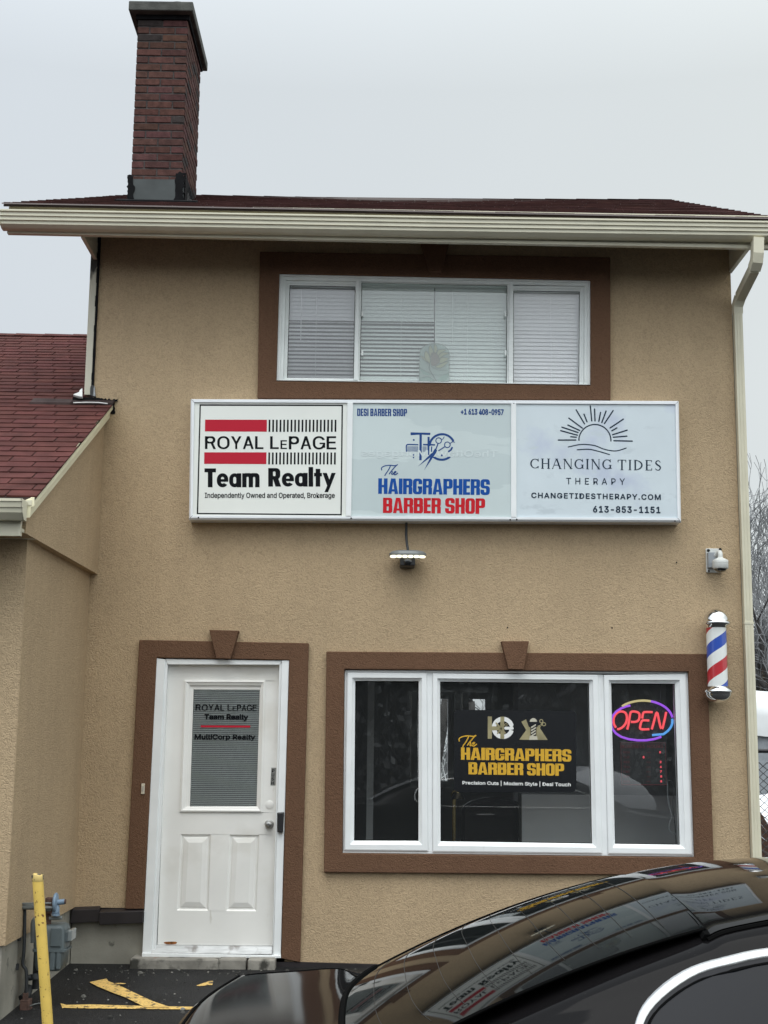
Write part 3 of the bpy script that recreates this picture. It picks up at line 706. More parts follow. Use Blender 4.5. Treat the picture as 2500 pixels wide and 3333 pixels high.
# ------------------------------------------------------------------ chimney
zc0 = roof_z(-1.9, .3)
cbl, cbr = at(424, 645, .3), at(590, 652, .3)
cx0, cx1 = cbl[0], cbr[0]; ctop = at(445, 60, .3)[2]; cd = .88
chim = None
H = .0665; ncr = int((ctop - zc0 + .1) / H)
core = MB(); core.box(cx0 + .006, cx1 - .006, .306, .3 + cd - .006, zc0 - .3, ctop)
chim = core.build('chimney', 'mortar', B)
mb = MB()
def btint():
    r = R.random()
    if r < .13: k = R.uniform(.5, .75); return (k * .75, k * 1.25, k * 1.4)
    k = R.uniform(.78, 1.18); return (k, k * R.uniform(.9, 1.1), k * R.uniform(.9, 1.1))
def course(z, odd):
    W = cx1 - cx0; g = .011; hb = H - .012
    def run(n0, n1, fixed, axis, outward):
        Ln = n1 - n0; u = n0 - (0 if not odd else .105)
        bl = .213
        while u < n1 - .01:
            a, b_ = max(u, n0), min(u + bl - g, n1); u += bl
            if b_ - a < .03: continue
            j = R.uniform(-.0025, .0025)
            if axis == 'x':
                y = fixed + outward * j; mb.box(a, b_, min(y, y - outward * .03), max(y, y - outward * .03), z, z + hb, btint())
            else:
                x = fixed + outward * j; mb.box(min(x, x - outward * .03), max(x, x - outward * .03), a, b_, z, z + hb, btint())
    run(cx0, cx1, .3, 'x', -1); run(cx0, cx1, .3 + cd, 'x', 1)
    run(.312, .3 + cd - .012, cx1, 'y', 1); run(.312, .3 + cd - .012, cx0, 'y', -1)
for k in range(ncr + 1):
    z = ctop - (k + 1) * H
    if z > zc0 - .12: course(z, k % 2)
mb.build('brickwork', 'brick', chim, bevel=.003, seg=1)
k0, k1 = at(421, 3, .24), at(629, 33, .24)
mb = MB(); zc_b, zcap = at(500, 33, .215)[2], at(500, 3, .215)[2]
mb.box(k0[0], k1[0], .215, .3 + cd + .085, zc_b, zcap)
mb.build('chimney_cap', 'cap', chim, bevel=.008)
mb = MB(); mb.box(cx0 - .015, cx1 + .015, .285, .3 + cd + .015, ctop - .012, zc_b - .002); mb.build('corbel', 'tar', chim)
fx = (cx0 + cx1) / 2 + .08
mb = MB(); mb.lathe([(.11, 0), (.11, .17), (.095, .17), (.095, .13)], (fx, .62, zcap), 24); mb.build('flue_pipe', 'cap', chim, smooth=True)
ft = at(480, 585, .29)[2]
mb = MB()
for (x0, x1, y0, y1) in ((cx0 - .02, cx1 + .02, .278, .30), (cx1 + .001, cx1 + .022, .30, .3 + cd + .02), (cx0 - .022, cx0 - .001, .30, .3 + cd + .02)):
    lo0, lo1 = zc0 - .15, zc0 + .5
    mb.box(x0, x1, y0, y1, zc0 - .12, ft)
mb.build('flashing', 'flash', chim)
def ragged(m, x0, x1, z0, z1, y, amp, thick=.006, ax='x'):
    n = 16; o_ = [(x0 + R.uniform(-amp, amp) * .6, z0 + (z1 - z0) * k / n) for k in range(n + 1)] + [(x0 + (x1 - x0) * k / 4, z1 + R.uniform(-amp, amp)) for k in range(1, 4)] + [(x1 + R.uniform(-amp, amp), z1 - (z1 - z0) * k / n) for k in range(n + 1)] + [(x1 - (x1 - x0) * k / 4, z0 + R.uniform(-amp, amp) * .5) for k in range(1, 4)]
    if ax == 'x': m.loops([[(a_, y - thick, c_) for a_, c_ in o_], [(a_, y + .002, c_) for a_, c_ in o_]], True, True)
    else: m.loops([[(y + thick, a_, c_) for a_, c_ in o_], [(y - .002, a_, c_) for a_, c_ in o_]], True, True)
mb = MB()
ragged(mb, cx0 - .022, cx0 + .028, zc0 - .10, ft + .03, .278, .012); ragged(mb, cx1 - .055, cx1 + .022, zc0 - .10, ft + .055, .278, .016); ragged(mb, cx1 - .10, cx1 - .04, zc0 - .10, zc0 - .02, .277, .014)
ragged(mb, .30, .3 + cd + .02, ft - .04, ft + .06, cx1 + .022, .022, .008, 'y'); ragged(mb, .285, .40, zc0 - .06, ft + .05, cx1 + .022, .02, .010, 'y'); ragged(mb, .3 + cd - .10, .3 + cd + .02, zc0 + .25, ft + .03, cx1 + .022, .02, .010, 'y')
for k in range(5): ragged(mb, .44 + k * .085, .455 + k * .085, zc0 + .02 + k * .05, ft, cx1 + .040, .006, .004, 'y')
mb.build('tar_patch', 'tar', chim)
mb = MB(); mb.loops([[(xx, .40, zc0 + .02), (xx, .3 + cd - .10, zc0 + .34), (xx, .3 + cd - .10, ft - .01), (xx, .40, ft - .06)] for xx in (cx1 + .040, cx1 + .022)], True, True); mb.build('side_flashing', 'tarwhite', chim)
mb = MB(); mb.box(cx0 - .1, cx1 + .14, .16, .28, zc0 - .075, zc0 - .055); mb.f = mb.f
mb.v = [(x, y, roof_z(x, y) + (.022 if i > 3 else .0)) for i, (x, y, z) in enumerate(mb.v)]
mb.build('apron_flashing', 'tar', chim)

# ------------------------------------------------------------------ low wing on the left
def solve_y(px, py, z0, s):
    lo, hi = 0, 6
    for _ in range(50):
        m_ = (lo + hi) / 2
        if at(px, py, m_)[2] > z0 + s * m_: lo = m_
        else: hi = m_
    return lo
ZR0 = at(362, 1311, 0)[2]; SLW = .51
YRW = solve_y(150, 1092, ZR0, SLW)
WE = -2.27                                         # eave line of the wing roof
XRK = -2.035                                       # its rake in front of the tower wall
wz = lambda y: ZR0 + SLW * y
mb = MB(); c = 0; y = WE; ex = .116
while y < YRW:
    y1 = min(y + ex * 1.12, YRW + .01); x = -8.0 - ((c * .6) % 1) * .305 - R.uniform(0, .012)
    xr_ = XRK + .012 if y < -.02 else XL - .07
    while x < xr_:
        a, b_ = x + .0045, min(x + .3005, xr_); x += .305
        if b_ - a < .02: continue
        hh = .008 + R.uniform(0, .002); sg = R.uniform(-.004, .004)
        vs = [(a, y - .004 + sg, wz(y) + hh), (b_, y - .004 - sg, wz(y) + hh), (b_, y1, wz(y1) + .003), (a, y1, wz(y1) + .003), (a, y, wz(y)), (b_, y, wz(y))]
        mb.add(vs, [(0, 1, 2, 3), (4, 5, 1, 0), (4, 0, 3), (5, 2, 1)], tint(.13))
    y += ex; c += 1
wroof = mb.build('wing_roof', 'shingle', B)
mb = MB()
for (ya, yb_, xr_) in ((WE, -.003, XRK), (-.003, YRW, XL - .005)):
    mb.loops([[(-8, ya, wz(ya) - .002), (xr_, ya, wz(ya) - .002), (xr_, yb_, wz(yb_) - .002), (-8, yb_, wz(yb_) - .002)], [(-8, ya, wz(ya) - .02), (xr_, ya, wz(ya) - .02), (xr_, yb_, wz(yb_) - .02), (-8, yb_, wz(yb_) - .02)]], True, True)
mb.loops([[(-8, YRW, wz(YRW)), (XL - .005, YRW, wz(YRW))], [(-8, YRW * 2, wz(0)), (XL - .005, YRW * 2, wz(0))]], closed=False)
mb.build('roof_deck', 'under', wroof)
mb = MB()
for k in range(22):
    xa = -8 + k * .28; xb = min(xa + .3, XL - .08)
    if xb > xa: mb.add([(xa, YRW - .1, wz(YRW) - .03), (xb, YRW - .1, wz(YRW) - .034), (xa, YRW, wz(YRW) + .02), (xb, YRW, wz(YRW) + .015), (xa, YRW + .1, wz(YRW) - .03), (xb, YRW + .1, wz(YRW) - .034)], [(0, 1, 3, 2), (2, 3, 5, 4)], tint(.13))
mb.build('ridge_cap', 'shingle', wroof)
# dark patched course where the wing roof meets the tower, with kick-out flashing
mb = MB()
for (xa, xb, k) in ((-2.66, -2.345, .9), (-2.34, -2.02, .55)):
    mb.add([(xa, -.10, wz(-.10) + .024), (xb, -.10, wz(-.10) + .024), (xb, .015, wz(.015) + .022), (xa, .03, wz(.03) + .022), (xa, -.10, wz(-.1) + .002), (xb, -.1, wz(-.1) + .002)], [(0, 1, 2, 3), (4, 5, 1, 0), (5, 2, 1)], (k, k * 1.5, k * 1.55))
mb.build('patched_shingle', 'shingle_dark', wroof)
mb = MB(); n = 26
up = [(lerp(-2.35, -2.0, k / n), R.uniform(.006, .022) + (.014 if k < 16 else 0)) for k in range(n + 1)]
mb.loops([[(x, -.012, wz(0) + .008) for x, t in up], [(x, -.012, wz(0) + .012 + t) for x, t in up], [(x, .004, wz(0) + .014 + t) for x, t in up]], closed=False)
mb.loops([[(-2.02 + R.uniform(-.006, .012), -.006, wz(0) + .02 - k * .016) for k in range(8)], [(-2.05, -.006, wz(0) + .02 - k * .016) for k in range(8)]], closed=False)
mb.build('sealant', 'tar', wroof)
c44 = lambda x, y, Y: tuple(at(200 + x * .13564, 1150 + y * .13564, Y))
mb = MB(); pl = [c44(690, 860, -.02), c44(700, 790, -.02), c44(750, 760, -.02), c44(795, 790, -.02), c44(800, 900, -.02), c44(818, 1035, -.02), c44(685, 1005, -.02)]
mb.prism([(p[0], p[2]) for p in pl], -.022, .0); mb.build('step_flashing', 'tarwhite', wroof)
mb = MB(); pl = [c44(500, 835, -.01), c44(500, 1040, -.06), c44(400, 1028, -.06), c44(280, 990, -.06), c44(330, 965, -.04), c44(420, 930, -.03), c44(440, 880, -.02)]
mb.loops([pl, [(p[0], p[1] + .015, p[2] - .012) for p in pl]], True, True); mb.build('kickout_flashing', 'white', wroof)
mb = MB(); pa = [c44(290, 1188, -.11), c44(600, 1180, -.11), c44(900, 1185, -.11), c44(1110, 1210, -.11)]
mb.tube(pa, .005, 6); mb.build('sealant_bead', 'white', wroof)
# rake trim, gable box, walls, eave
XG = -2.095
mb = MB()
mb.loops([[(XRK - .02, y, wz(y) - .001 - .0), (XRK, y, wz(y) - .001), (XRK, y, wz(y) - .052), (XRK - .018, y, wz(y) - .060), (XRK - .022, y, wz(y) - .122), (XG + .002, y, wz(y) - .128), (XG + .002, y, wz(y) - .02)] for y in (WE - .005, -.004)], True, True)
mb.build('rake_trim', 'cream_rake', B)
zgb = at(82, 1736, -2.2)[2]; zg2 = at(321, 1869, 0)[2]
mb = MB(); YG = -2.2
poly = [(YG, zgb), (-.001, zg2), (-.001, wz(0) - .03), (YG, wz(YG) - .03)]
mb.loops([[(x, a, b_) for a, b_ in poly] for x in (XG, XG - .3)], True, True)
mb.build('gable_wall', 'stucco', B)
XW = -2.152; YW = -1.93
mb = MB()
wzt = zgb + .3
mb.poly([(XW, YW, FT), (XW, 0.0, FT), (XW, 0.0, wzt), (XW, YW, wzt)])
mb.poly([(-8, YW, FT), (XW, YW, FT), (XW, YW, wzt), (-8, YW, wzt)])
mb.poly([(-8, YW, FT), (-8, YW, wzt), (-8, 5, wzt), (-8, 5, FT)]); mb.poly([(-8, YW, FT), (XW, YW, FT), (XW, .0, FT), (-8, 0, FT)])
mb.build('wing_wall', 'stucco', B)
mb = MB(); mb.box(-8, XW - .025, YW + .025, .3, -.4, FT - .004); mb.build('wing_foundation', 'concrete', B)
wgt = at(10, 1622, -2.4)[2]; ge = at(78, 1650, -2.34)[0]
pw = [(WE - .135, 0), (WE - .135, -.016), (WE - .128, -.018), (WE - .122, -.05), (WE - .114, -.052), (WE - .108, -.08), (WE - .07, -.118), (WE - .012, -.118), (WE - .012, 0), (WE - .02, 0), (WE - .02, -.10), (WE - .075, -.10), (WE - .12, -.012), (WE - .122, 0)]
mb = MB(); mb.loops([[(x, y, wgt + z) for y, z in pw] for x in (-8, ge)], True, True)
mb.loops([[(x, y, wgt + z) for y, z in pw[:9]] for x in (ge - .004, ge + .004)], True, True)
mb.build('wing_gutter', 'cream', B)
fzb = at(57, 1745, WE)[2]
mb = MB(); mb.box(-8, ge - .03, WE - .008, WE + .02, fzb, wz(WE) - .01); mb.box(ge - .03, ge + .03, WE - .01, WE + .02, wgt - .02, wz(WE) - .02); mb.box(ge - .045, ge - .028, WE - .014, WE + .02, fzb, wgt - .11)
mb.box(-8, XG - .01, WE + .02, YW + .02, fzb + .03, fzb + .05)
mb.build('wing_fascia', 'cream', B)
p0 = c44(0, 0, 0)
mb = MB(); a = at(62, 1712, -2.19); b_ = at(102, 1745, -1.95)
mb.tube([tuple(a), tuple(b_)], .014, 8); mb.build('loose_trim', 'cream', B)
# ------------------------------------------------------------------ shop window
WF = -.006
def loopq(m, seq):
    m.rings(seq); return m
LWIN = MB(); fo = q([(128, 163), (1523, 171), (1548, 921), (120, 905)], LC, WF)
secs = [[(137, 173), (461, 175), (466, 900), (124, 897)], [(483, 176), (1157, 182), (1173, 910), (484, 903)], [(1178, 183), (1513, 178), (1540, 915), (1196, 911)]]
gls = [[(170, 207), (428, 208), (427, 858), (165, 857)], [(515, 210), (1121, 216), (1134, 869), (517, 860)], [(1210, 217), (1470, 219), (1491, 874), (1226, 870)]]
S3 = [q(s, LC, WF - .006) for s in secs]; G3 = [q(s, LC, WF) for s in gls]
fi = [q([(137, 173), (461, 175), (466, 900), (124, 897)], LC, WF)]
mb = MB()
# outer frame and the two mullions, butted
lo = fo; li = [S3[0][0], S3[2][1], S3[2][2], S3[0][3]]
mb.rings([(lo, .12), (lo, WF), (li, WF), (li, .12)])
for a, b_ in ((0, 1), (1, 2)):
    p = [S3[a][1], S3[b_][0], S3[b_][3], S3[a][2]]; mb.prism(p, WF - .001, .11)
win = mb.build('shop_window', 'vinyl', B)
for s_, g_ in zip(S3, G3):
    m = MB(); s1 = inset(s_, .0015); mid = [(lerp(a[0], b_[0], .62), lerp(a[1], b_[1], .62)) for a, b_ in zip(s1, g_)]; m1 = [(lerp(a[0], b_[0], .12), lerp(a[1], b_[1], .12)) for a, b_ in zip(s1, g_)]
    m.rings([(s1, .09), (s1, WF - .010), (m1, WF - .014), (mid, WF - .014), (mid, WF - .004), (g_, WF + .014), (g_, .085)])
    m.build('sash', 'vinyl', win)
for k, g_ in enumerate(G3):
    m = MB(); m.poly([(x, .03, z) for x, z in inset(g_, -.003)]); m.build('pane', 'glass', win)
    m = MB(); m.rings([(inset(g_, -.001), .027), (inset(g_, .005), .027)]); m.build('gasket', 'rubber', win)
# window lettering on the middle pane
DL = ((1400, 2250), .33153)
dq = lambda pts, Y=.0285: q(pts, DL, Y)
mb = MB(); rr = []
x0, y0, x1, y1, r = 233, 182, 1437, 990, 42
for cx, cy, a0 in ((x0 + r, y0 + r, 180), (x1 - r, y0 + r + 12, 270), (x1 - r, y1 - r, 0), (x0 + r, y1 - r, 90)):
    for k in range(7): a = math.radians(a0 + k * 15); rr.append((cx + r * math.cos(a), cy + r * math.sin(a)))
mb.poly([(x, .0288, z) for x, z in dq(rr)]); dec = mb.build('window_decal', 'decal', win)
mb = MB(); YD = .0284
block(mb, 'HAIRGRAPHERS', dq([(303, 552), (1387, 572), (1387, 692), (303, 672)]), YD)
block(mb, 'BARBER', dq([(377, 697), (915, 706), (915, 824), (377, 816)]), YD)
mb.build('gold_lettering', 'gold', dec); mb = MB(); block(mb, 'SHOP', dq([(952, 706), (1316, 712), (1316, 831), (952, 826)]), YD)
def script_the(m, c, Y, ox, oy, sc, w):
    """handwritten 'The' in a 200 x 130 box"""
    st = [[(4, 62), (2, 40), (20, 22), (60, 8), (110, 4), (160, 10), (186, 6), (196, -4)],
          [(112, 10), (96, 45), (72, 85), (52, 112), (44, 130)],
          [(178, 4), (172, 18), (130, 66), (98, 110)], [(98, 110), (112, 88), (128, 78), (134, 88), (126, 106), (132, 116), (150, 104)],
          [(150, 104), (170, 96), (180, 84), (168, 80), (154, 96), (154, 114), (172, 120), (200, 100)]]
    for i, s_ in enumerate(st):
        p = cr(s_, 5); p = xz([(ox + x * sc, oy + y * sc) for x, y in p], Y, c[0], c[1]); m.ribbon(p, w, Y - 2e-4 * i)
script_the(mb, DL, YD, 283, 435, .86, .0085)
mb.build('gold_lettering', 'gold', dec)
mb = MB(); letter(mb, 'Precision Cuts | Modern Style | Desi Touch', dq([(317, 872), (1381, 890), (1381, 945), (317, 925)]), YD, .035); 
def arc(cx, cy, r, a0, a1, n=20): return [(cx + r * math.cos(math.radians(lerp(a0, a1, k / n))), cy - r * math.sin(math.radians(lerp(a0, a1, k / n)))) for k in range(n + 1)]
pxm = .33153 * 10.4 / 4445
mb.ribbon(dq(arc(715, 360, 88, 20, 345, 30)), 42 * pxm, YD); mb.ribbon(dq([(742, 363), (806, 363)]), 28 * pxm, YD - 1e-4)
mb.build('white_lettering', 'white', dec)
mb = MB()
for p in ([(566, 248), (607, 248), (607, 467), (566, 467)], [(690, 250), (728, 250), (728, 468), (690, 468)], [(607, 345), (690, 345), (690, 384), (607, 384)]):
    mb.poly([(x, YD - 4e-4, z) for x, z in dq(p)])
for a, b_ in (((650, 315), (735, 410)), ((725, 330), (665, 412))): mb.ribbon(dq([a, b_]), 16 * pxm, YD - 6e-4)
for c_ in ((712, 318), (745, 330)): mb.ribbon(dq(arc(*c_, 12, 0, 360, 12)), 6 * pxm, YD - 7e-4)
for p in ([(875, 476), (965, 352), (1072, 352), (1155, 479)],): mb.poly([(x, YD, z) for x, z in dq(p)])
mb.poly([(x, YD - 4e-4, z) for x, z in dq([(896, 300), (942, 276), (988, 400), (965, 420)])])
for a, b_ in (((1040, 420), (1095, 320)), ((1060, 345), (1100, 330))): mb.ribbon(dq([a, b_]), 10 * pxm, YD - 5e-4)
for c_ in ((1092, 294), (1118, 324)): mb.ribbon(dq(arc(*c_, 16, 0, 360, 14)), 7 * pxm, YD - 6e-4)
mb.build('foil_emblem', 'gold2', dec)
mb = MB(); mb.poly([(x, YD - 9e-4, z) for x, z in dq([(984, 300), (1046, 300), (1042, 440), (988, 440)])]); mb.build('emblem_ground', 'decal', dec)
mb = MB()
mb.poly([(x, YD - 13e-4, z) for x, z in dq(arc(1014, 300, 36, 0, 180, 14))])
mb.poly([(x, YD - 13e-4, z) for x, z in dq([(978, 440), (1050, 440), (1056, 478), (972, 478)])])
for k in range(4): mb.poly([(x, YD - 12e-4, z) for x, z in dq([(992, 350 + k * 28), (1038, 322 + k * 28), (1038, 337 + k * 28), (992, 366 + k * 28)])])
mb.build('pole_emblem', mat('pale_gold_foil', (.55, .52, .42), .35), dec)

# ------------------------------------------------------------------ upper window with its blinds
UF = -.004
uo = q([(47, 62), (1600, 95), (1600, 620), (32, 598)], UC, UF)
usec = [[(78, 92), (430, 98), (418, 592), (64, 590)], [(446, 88), (1196, 104), (1191, 612), (438, 597)], [(1214, 118), (1572, 122), (1570, 616), (1213, 612)]]
ugl = [[(95, 112), (425, 119), (416, 581), (82, 577)], [(456, 98), (1187, 114), (1184, 611), (446, 597)], [(1218, 139), (1551, 144), (1548, 610), (1217, 607)]]
U3 = [q(s, UC, UF) for s in usec]; UG = [q(s, UC, UF) for s in ugl]
mb = MB(); li = [U3[0][0], U3[2][1], U3[2][2], U3[0][3]]; l1 = [(lerp(a[0], b_[0], .5), lerp(a[1], b_[1], .5)) for a, b_ in zip(uo, li)]
mb.rings([(uo, .12), (uo, UF - .012), (l1, UF - .012), (l1, UF + .004), (li, UF + .004), (li, .12)])
for a, b_ in ((0, 1), (1, 2)):
    mb.prism([U3[a][1], U3[b_][0], U3[b_][3], U3[a][2]], UF - .006, .1)
uwin = mb.build('upper_window', 'vinyl_old', B)
for k, (s_, g_) in enumerate(zip(U3, UG)):
    m = MB(); dpt = .02 if k != 1 else .004; s1 = inset(s_, .001); mid = [(lerp(a[0], b_[0], .5), lerp(a[1], b_[1], .5)) for a, b_ in zip(s1, g_)]
    m.rings([(s1, .09), (s1, dpt), (mid, dpt), (mid, dpt + .008), (g_, dpt + .012), (g_, .09)]); m.build('sash', 'vinyl_old', uwin)
    m = MB(); m.poly([(x, .045, z) for x, z in inset(g_, -.002)]); m.build('pane', 'glass_green' if k == 1 else 'glass_up', uwin)
    m = MB(); m.rings([(inset(g_, -.001), .040), (inset(g_, .004), .040)]); m.build('gasket', 'rubber', uwin)
for (x, y) in ((459, 262), (459, 458), (1176, 262), (1176, 458)):
    a = at(880 + x * .651, 850 + y * .651, 0); m = MB(); m.box(a[0] - .006, a[0] + .008, -.002, .02, a[2] - .022, a[2] + .022); m.build('latch', 'vinyl_old', uwin, bevel=.003)
def slat_blind(name, label, px0, px1, ptop, pbot, tilts):
    a = at(880 + px0 * .651, 850 + ptop * .651, .10); b_ = at(880 + px1 * .651, 850 + pbot * .651, .10)
    x0, x1, zt, zb_ = a[0], b_[0], a[2], b_[2]
    t = thing(name, label, 'window blind', (x0, .10, zb_), 'blinds behind the upstairs window')
    m = MB(); m.box(x0, x1, .085, .135, zt, zt + .045); m.build('headrail', 'blind', t, bevel=.004)
    m = MB(); z = zt - .012; pitch = .0318; w = .0385; k = 0
    while z > zb_ + .02:
        f = (zt - z) / (zt - zb_); tl = math.radians(tilts(f) + R.uniform(-1.2, 1.2)); dy, dz = math.cos(tl) * w / 2, math.sin(tl) * w / 2
        n_ = 4; sag = R.uniform(-.001, .001)
        prof = [(-dy, -dz), (-dy * .3, -dz * .3 + .0022), (dy * .3, dz * .3 + .0022), (dy, dz)]
        m.loops([[(x, .11 + py, z + pz + sg) for py, pz in prof] for x, sg in ((x0 + .002, 0), ((x0 + x1) / 2, sag - .0005), (x1 - .002, 0))], closed=False)
        z -= pitch; k += 1
    m.build('slats', 'blind', t, smooth='all')
    m = MB(); m.box(x0, x1, .098, .122, zb_, zb_ + .016); m.build('bottom_rail', 'blind', t, bevel=.003)
    m = MB()
    for f in (.22, .5, .78): x = lerp(x0, x1, f); m.tube([(x, .087, zt), (x, .087, zb_ + .01)], .0013, 5)
    x = lerp(x0, x1, .12); m.tube([(x, .075, zt + .01), (x, .075, lerp(zt, zb_, .6))], .003, 6); m.build('cords', 'blind', t)
    return t
slat_blind('window_blind', 'white slatted blind with open lower slats, left half of the upstairs window', 68, 819, 122, 600, lambda f: 72 if f < .36 else (30 if f < .41 else 44))
slat_blind('window_blind', 'white closed slatted blind behind the right half of the upstairs window', 823, 1570, 130, 622, lambda f: 76 if f < .45 else 70)
# stained glass flower
SG = ((1300, 1100), .13261); YS = .075
sun = thing('suncatcher', 'arched stained glass panel with pale yellow flower, standing in the upstairs window', 'ornament', tuple(at(1413, 1243, YS)))
sq = lambda pts, Y=YS: q(pts, SG, Y)
outl = [(485, 1070), (490, 700), (500, 420)] + [(860 + 362 * math.cos(math.radians(a)), 400 - 262 * math.sin(math.radians(a))) for a in range(170, -1, -10)] + [(1222, 700), (1215, 1075)]
def tg(name, col, a): return glass(name, col, .4, haze=a, hazecol=col)
mb = MB(); mb.poly([(x, YS, z) for x, z in sq(outl)]); mb.build('clear_glass', tg('pale_green_glass', (.62, .70, .68), .5), sun)
pet = [[(740, 640), (620, 480), (640, 330), (720, 400), (760, 560)], [(760, 480), (720, 300), (760, 190), (820, 300), (830, 360)], [(850, 350), (850, 230), (880, 160), (930, 260), (900, 380)],
       [(920, 390), (960, 300), (1140, 300), (1040, 360), (950, 440)], [(960, 440), (1040, 360), (1215, 380), (1080, 440), (990, 520)], [(990, 560), (1020, 480), (1200, 510), (1100, 600), (990, 630)], [(880, 700), (1000, 650), (1200, 580), (1060, 720), (940, 740)], [(740, 640), (600, 540), (510, 430), (620, 500), (700, 600)]]
mb = MB(); 
for i, p in enumerate(pet): mb.poly([(x, YS - .002 - i * 1e-4, z) for x, z in sq(cr(p, 4, True))])
mb.build('petals', tg('pale_yellow_glass', (.66, .64, .46), .6), sun)
mb = MB(); mb.poly([(x, YS - .004, z) for x, z in sq(cr([(770, 420), (830, 350), (930, 400), (990, 540), (950, 640), (850, 690), (780, 650)], 5, True))]); mb.build('flower_centre', tg('brown_glass', (.34, .29, .26), .75), sun)
mb = MB()
for i, p in enumerate([[(500, 730), (560, 860), (680, 920), (780, 890), (640, 830)], [(490, 1060), (560, 980), (720, 950), (860, 1060)], [(940, 1040), (1080, 920), (1215, 870), (1180, 980), (1120, 1060)]]): mb.poly([(x, YS - .002 - i * 1e-4, z) for x, z in sq(cr(p, 4, True))])
mb.build('leaves', tg('green_glass', (.40, .52, .48), .65), sun)
mb = MB(); ld = .0035
for i, p in enumerate(pet): mb.ribbon(sq(cr(p + p[:1], 4)), ld, YS - .006 - i * 2e-4)
for i, p in enumerate([[(740, 660), (735, 770), (820, 920), (910, 1065)], [(500, 730), (600, 800), (780, 890), (900, 915), (1080, 910), (1215, 865)], [(780, 700), (900, 770), (1000, 800), (1210, 795)], [(490, 1000), (700, 960), (860, 1060)]]): mb.ribbon(sq(cr(p, 5)), ld * (1.8 if i == 0 else 1), YS - .008 - i * 2e-4)
mb.ribbon(sq(outl + outl[:1]), ld, YS - .009); mb.build('lead_lines', mat('lead', (.14, .15, .14), .6), sun)

# ------------------------------------------------------------------ door
dz = lambda pts, Y=0.0: q(pts, DC, Y)
DY = -.004
mb = MB()
J = dz([(240, 262), (291, 272), (214, 2030), (152, 2043)], DY - .03)   # left casing with moulding
mb.prism(dz([(240, 262), (291, 270), (208, 2031), (152, 2043)], DY - .03), DY - .03, .1)
mb.prism(dz([(291, 272), (306, 290), (232, 2022), (210, 2030)], DY - .015), DY - .018, .1)
mb.prism(dz([(990, 276), (1034, 276), (984, 2050), (940, 2048)], DY - .03), DY - .03, .1)
mb.prism(dz([(976, 290), (990, 276), (940, 2044), (934, 2040)], DY - .015), DY - .018, .1)
mb.prism(dz([(291, 266), (990, 277), (977, 302), (306, 300)], DY - .03), DY - .024, .1)
door = mb.build('door', 'vinyl', B, bevel=.003)
SY = .03                                            # face of the slab
slab_o = dz([(306, 298), (978, 302), (938, 1987), (244, 1980)], SY)
gl_o = dz([(408, 395), (892, 397), (872, 1187), (380, 1185)], SY); gl_i = dz([(460, 450), (858, 452), (838, 1153), (438, 1153)], SY); gl_m = dz([(437, 425), (866, 427), (846, 1157), (411, 1157)], SY)
pn = [dz([(383, 1318), (566, 1318), (550, 1780), (360, 1777)], SY), dz([(676, 1320), (857, 1320), (838, 1782), (654, 1781)], SY)]
mb = MB()
# slab face pieced round the glass opening and the two pressed panels
def qd(a, b_, c_, d): mb.poly([(p[0], SY, p[1]) for p in (a, b_, c_, d)])
A, Bq, Cq, Dq = slab_o
lz = lambda p, q_, z: (lerp(p[0], q_[0], (z - p[1]) / (q_[1] - p[1])), z)
hz = [gl_o[0][1], gl_o[3][1], pn[0][0][1], pn[0][3][1]]
Ls = [lz(A, Dq, z) for z in hz]; Rs = [lz(Bq, Cq, z) for z in hz]
qd(A, Bq, Rs[0], Ls[0]); qd(Ls[0], gl_o[0], gl_o[3], Ls[1]); qd(gl_o[1], Rs[0], Rs[1], gl_o[2])
qd(Ls[1], Rs[1], Rs[2], Ls[2]); qd(Ls[2], pn[0][0], pn[0][3], Ls[3]); qd(pn[0][1], pn[1][0], pn[1][3], pn[0][2]); qd(pn[1][1], Rs[2], Rs[3], pn[1][2]); qd(Ls[3], Rs[3], Cq, Dq)
for p in pn:
    mb.rings([(p, SY), (inset(p, .012), SY + .012), (inset(p, .022), SY + .012), (inset(p, .030), SY + .006), (inset(p, .062), SY - .002)], False)
    i_ = inset(p, .062); mb.poly([(x, SY - .002, z) for x, z in i_])
mb.rings([(gl_o, SY), (gl_o, SY - .012), (inset(gl_o, .012), SY - .016), (inset(gl_o, .02), SY - .010), (gl_m, SY - .004), (gl_m, SY + .006), (gl_i, SY + .008), (gl_i, SY + .05)])
slab = mb.build('door_leaf', 'door', door, label='white painted door leaf with two pressed panels and a scuffed bottom')
mb = MB(); mb.rings([(inset(slab_o, -.006), SY + .004), (inset(slab_o, .002), SY + .004)]); mb.build('weatherstrip', 'rubber', door)
mb = MB(); mb.poly([(x, SY + .012, z) for x, z in inset(gl_i, -.003)]); mb.build('door_pane', 'glass_door', door)
mb = MB(); zt, zb_ = gl_i[0][1], gl_i[3][1]; n_ = 62
for k in range(n_):
    z = lerp(zt - .004, zb_ + .006, k / (n_ - 1)); f = k / (n_ - 1); xa = lerp(gl_i[0][0], gl_i[3][0], f) + .003; xb = lerp(gl_i[1][0], gl_i[2][0], f) - .003
    mb.add([(xa, SY + .018, z - .0038), (xb, SY + .018, z - .0038), (xb, SY + .024, z + .0038), (xa, SY + .024, z + .0038)], [(0, 1, 2, 3)])
mb.build('door_blind', mat('grey_blind_slat', (.88, .91, .90), .5), door)
mb = MB(); YL = SY + .0105
block(mb, 'ROYAL L', dz([(474, 540), (690, 541), (689, 578), (472, 577)], YL), YL, .09, SLIM)
block(mb, 'E', dz([(696, 552), (716, 552), (715, 578), (695, 578)], YL), YL, .09, SLIM)
block(mb, 'PAGE', dz([(722, 541), (840, 542), (838, 580), (720, 579)], YL), YL, .09, SLIM)
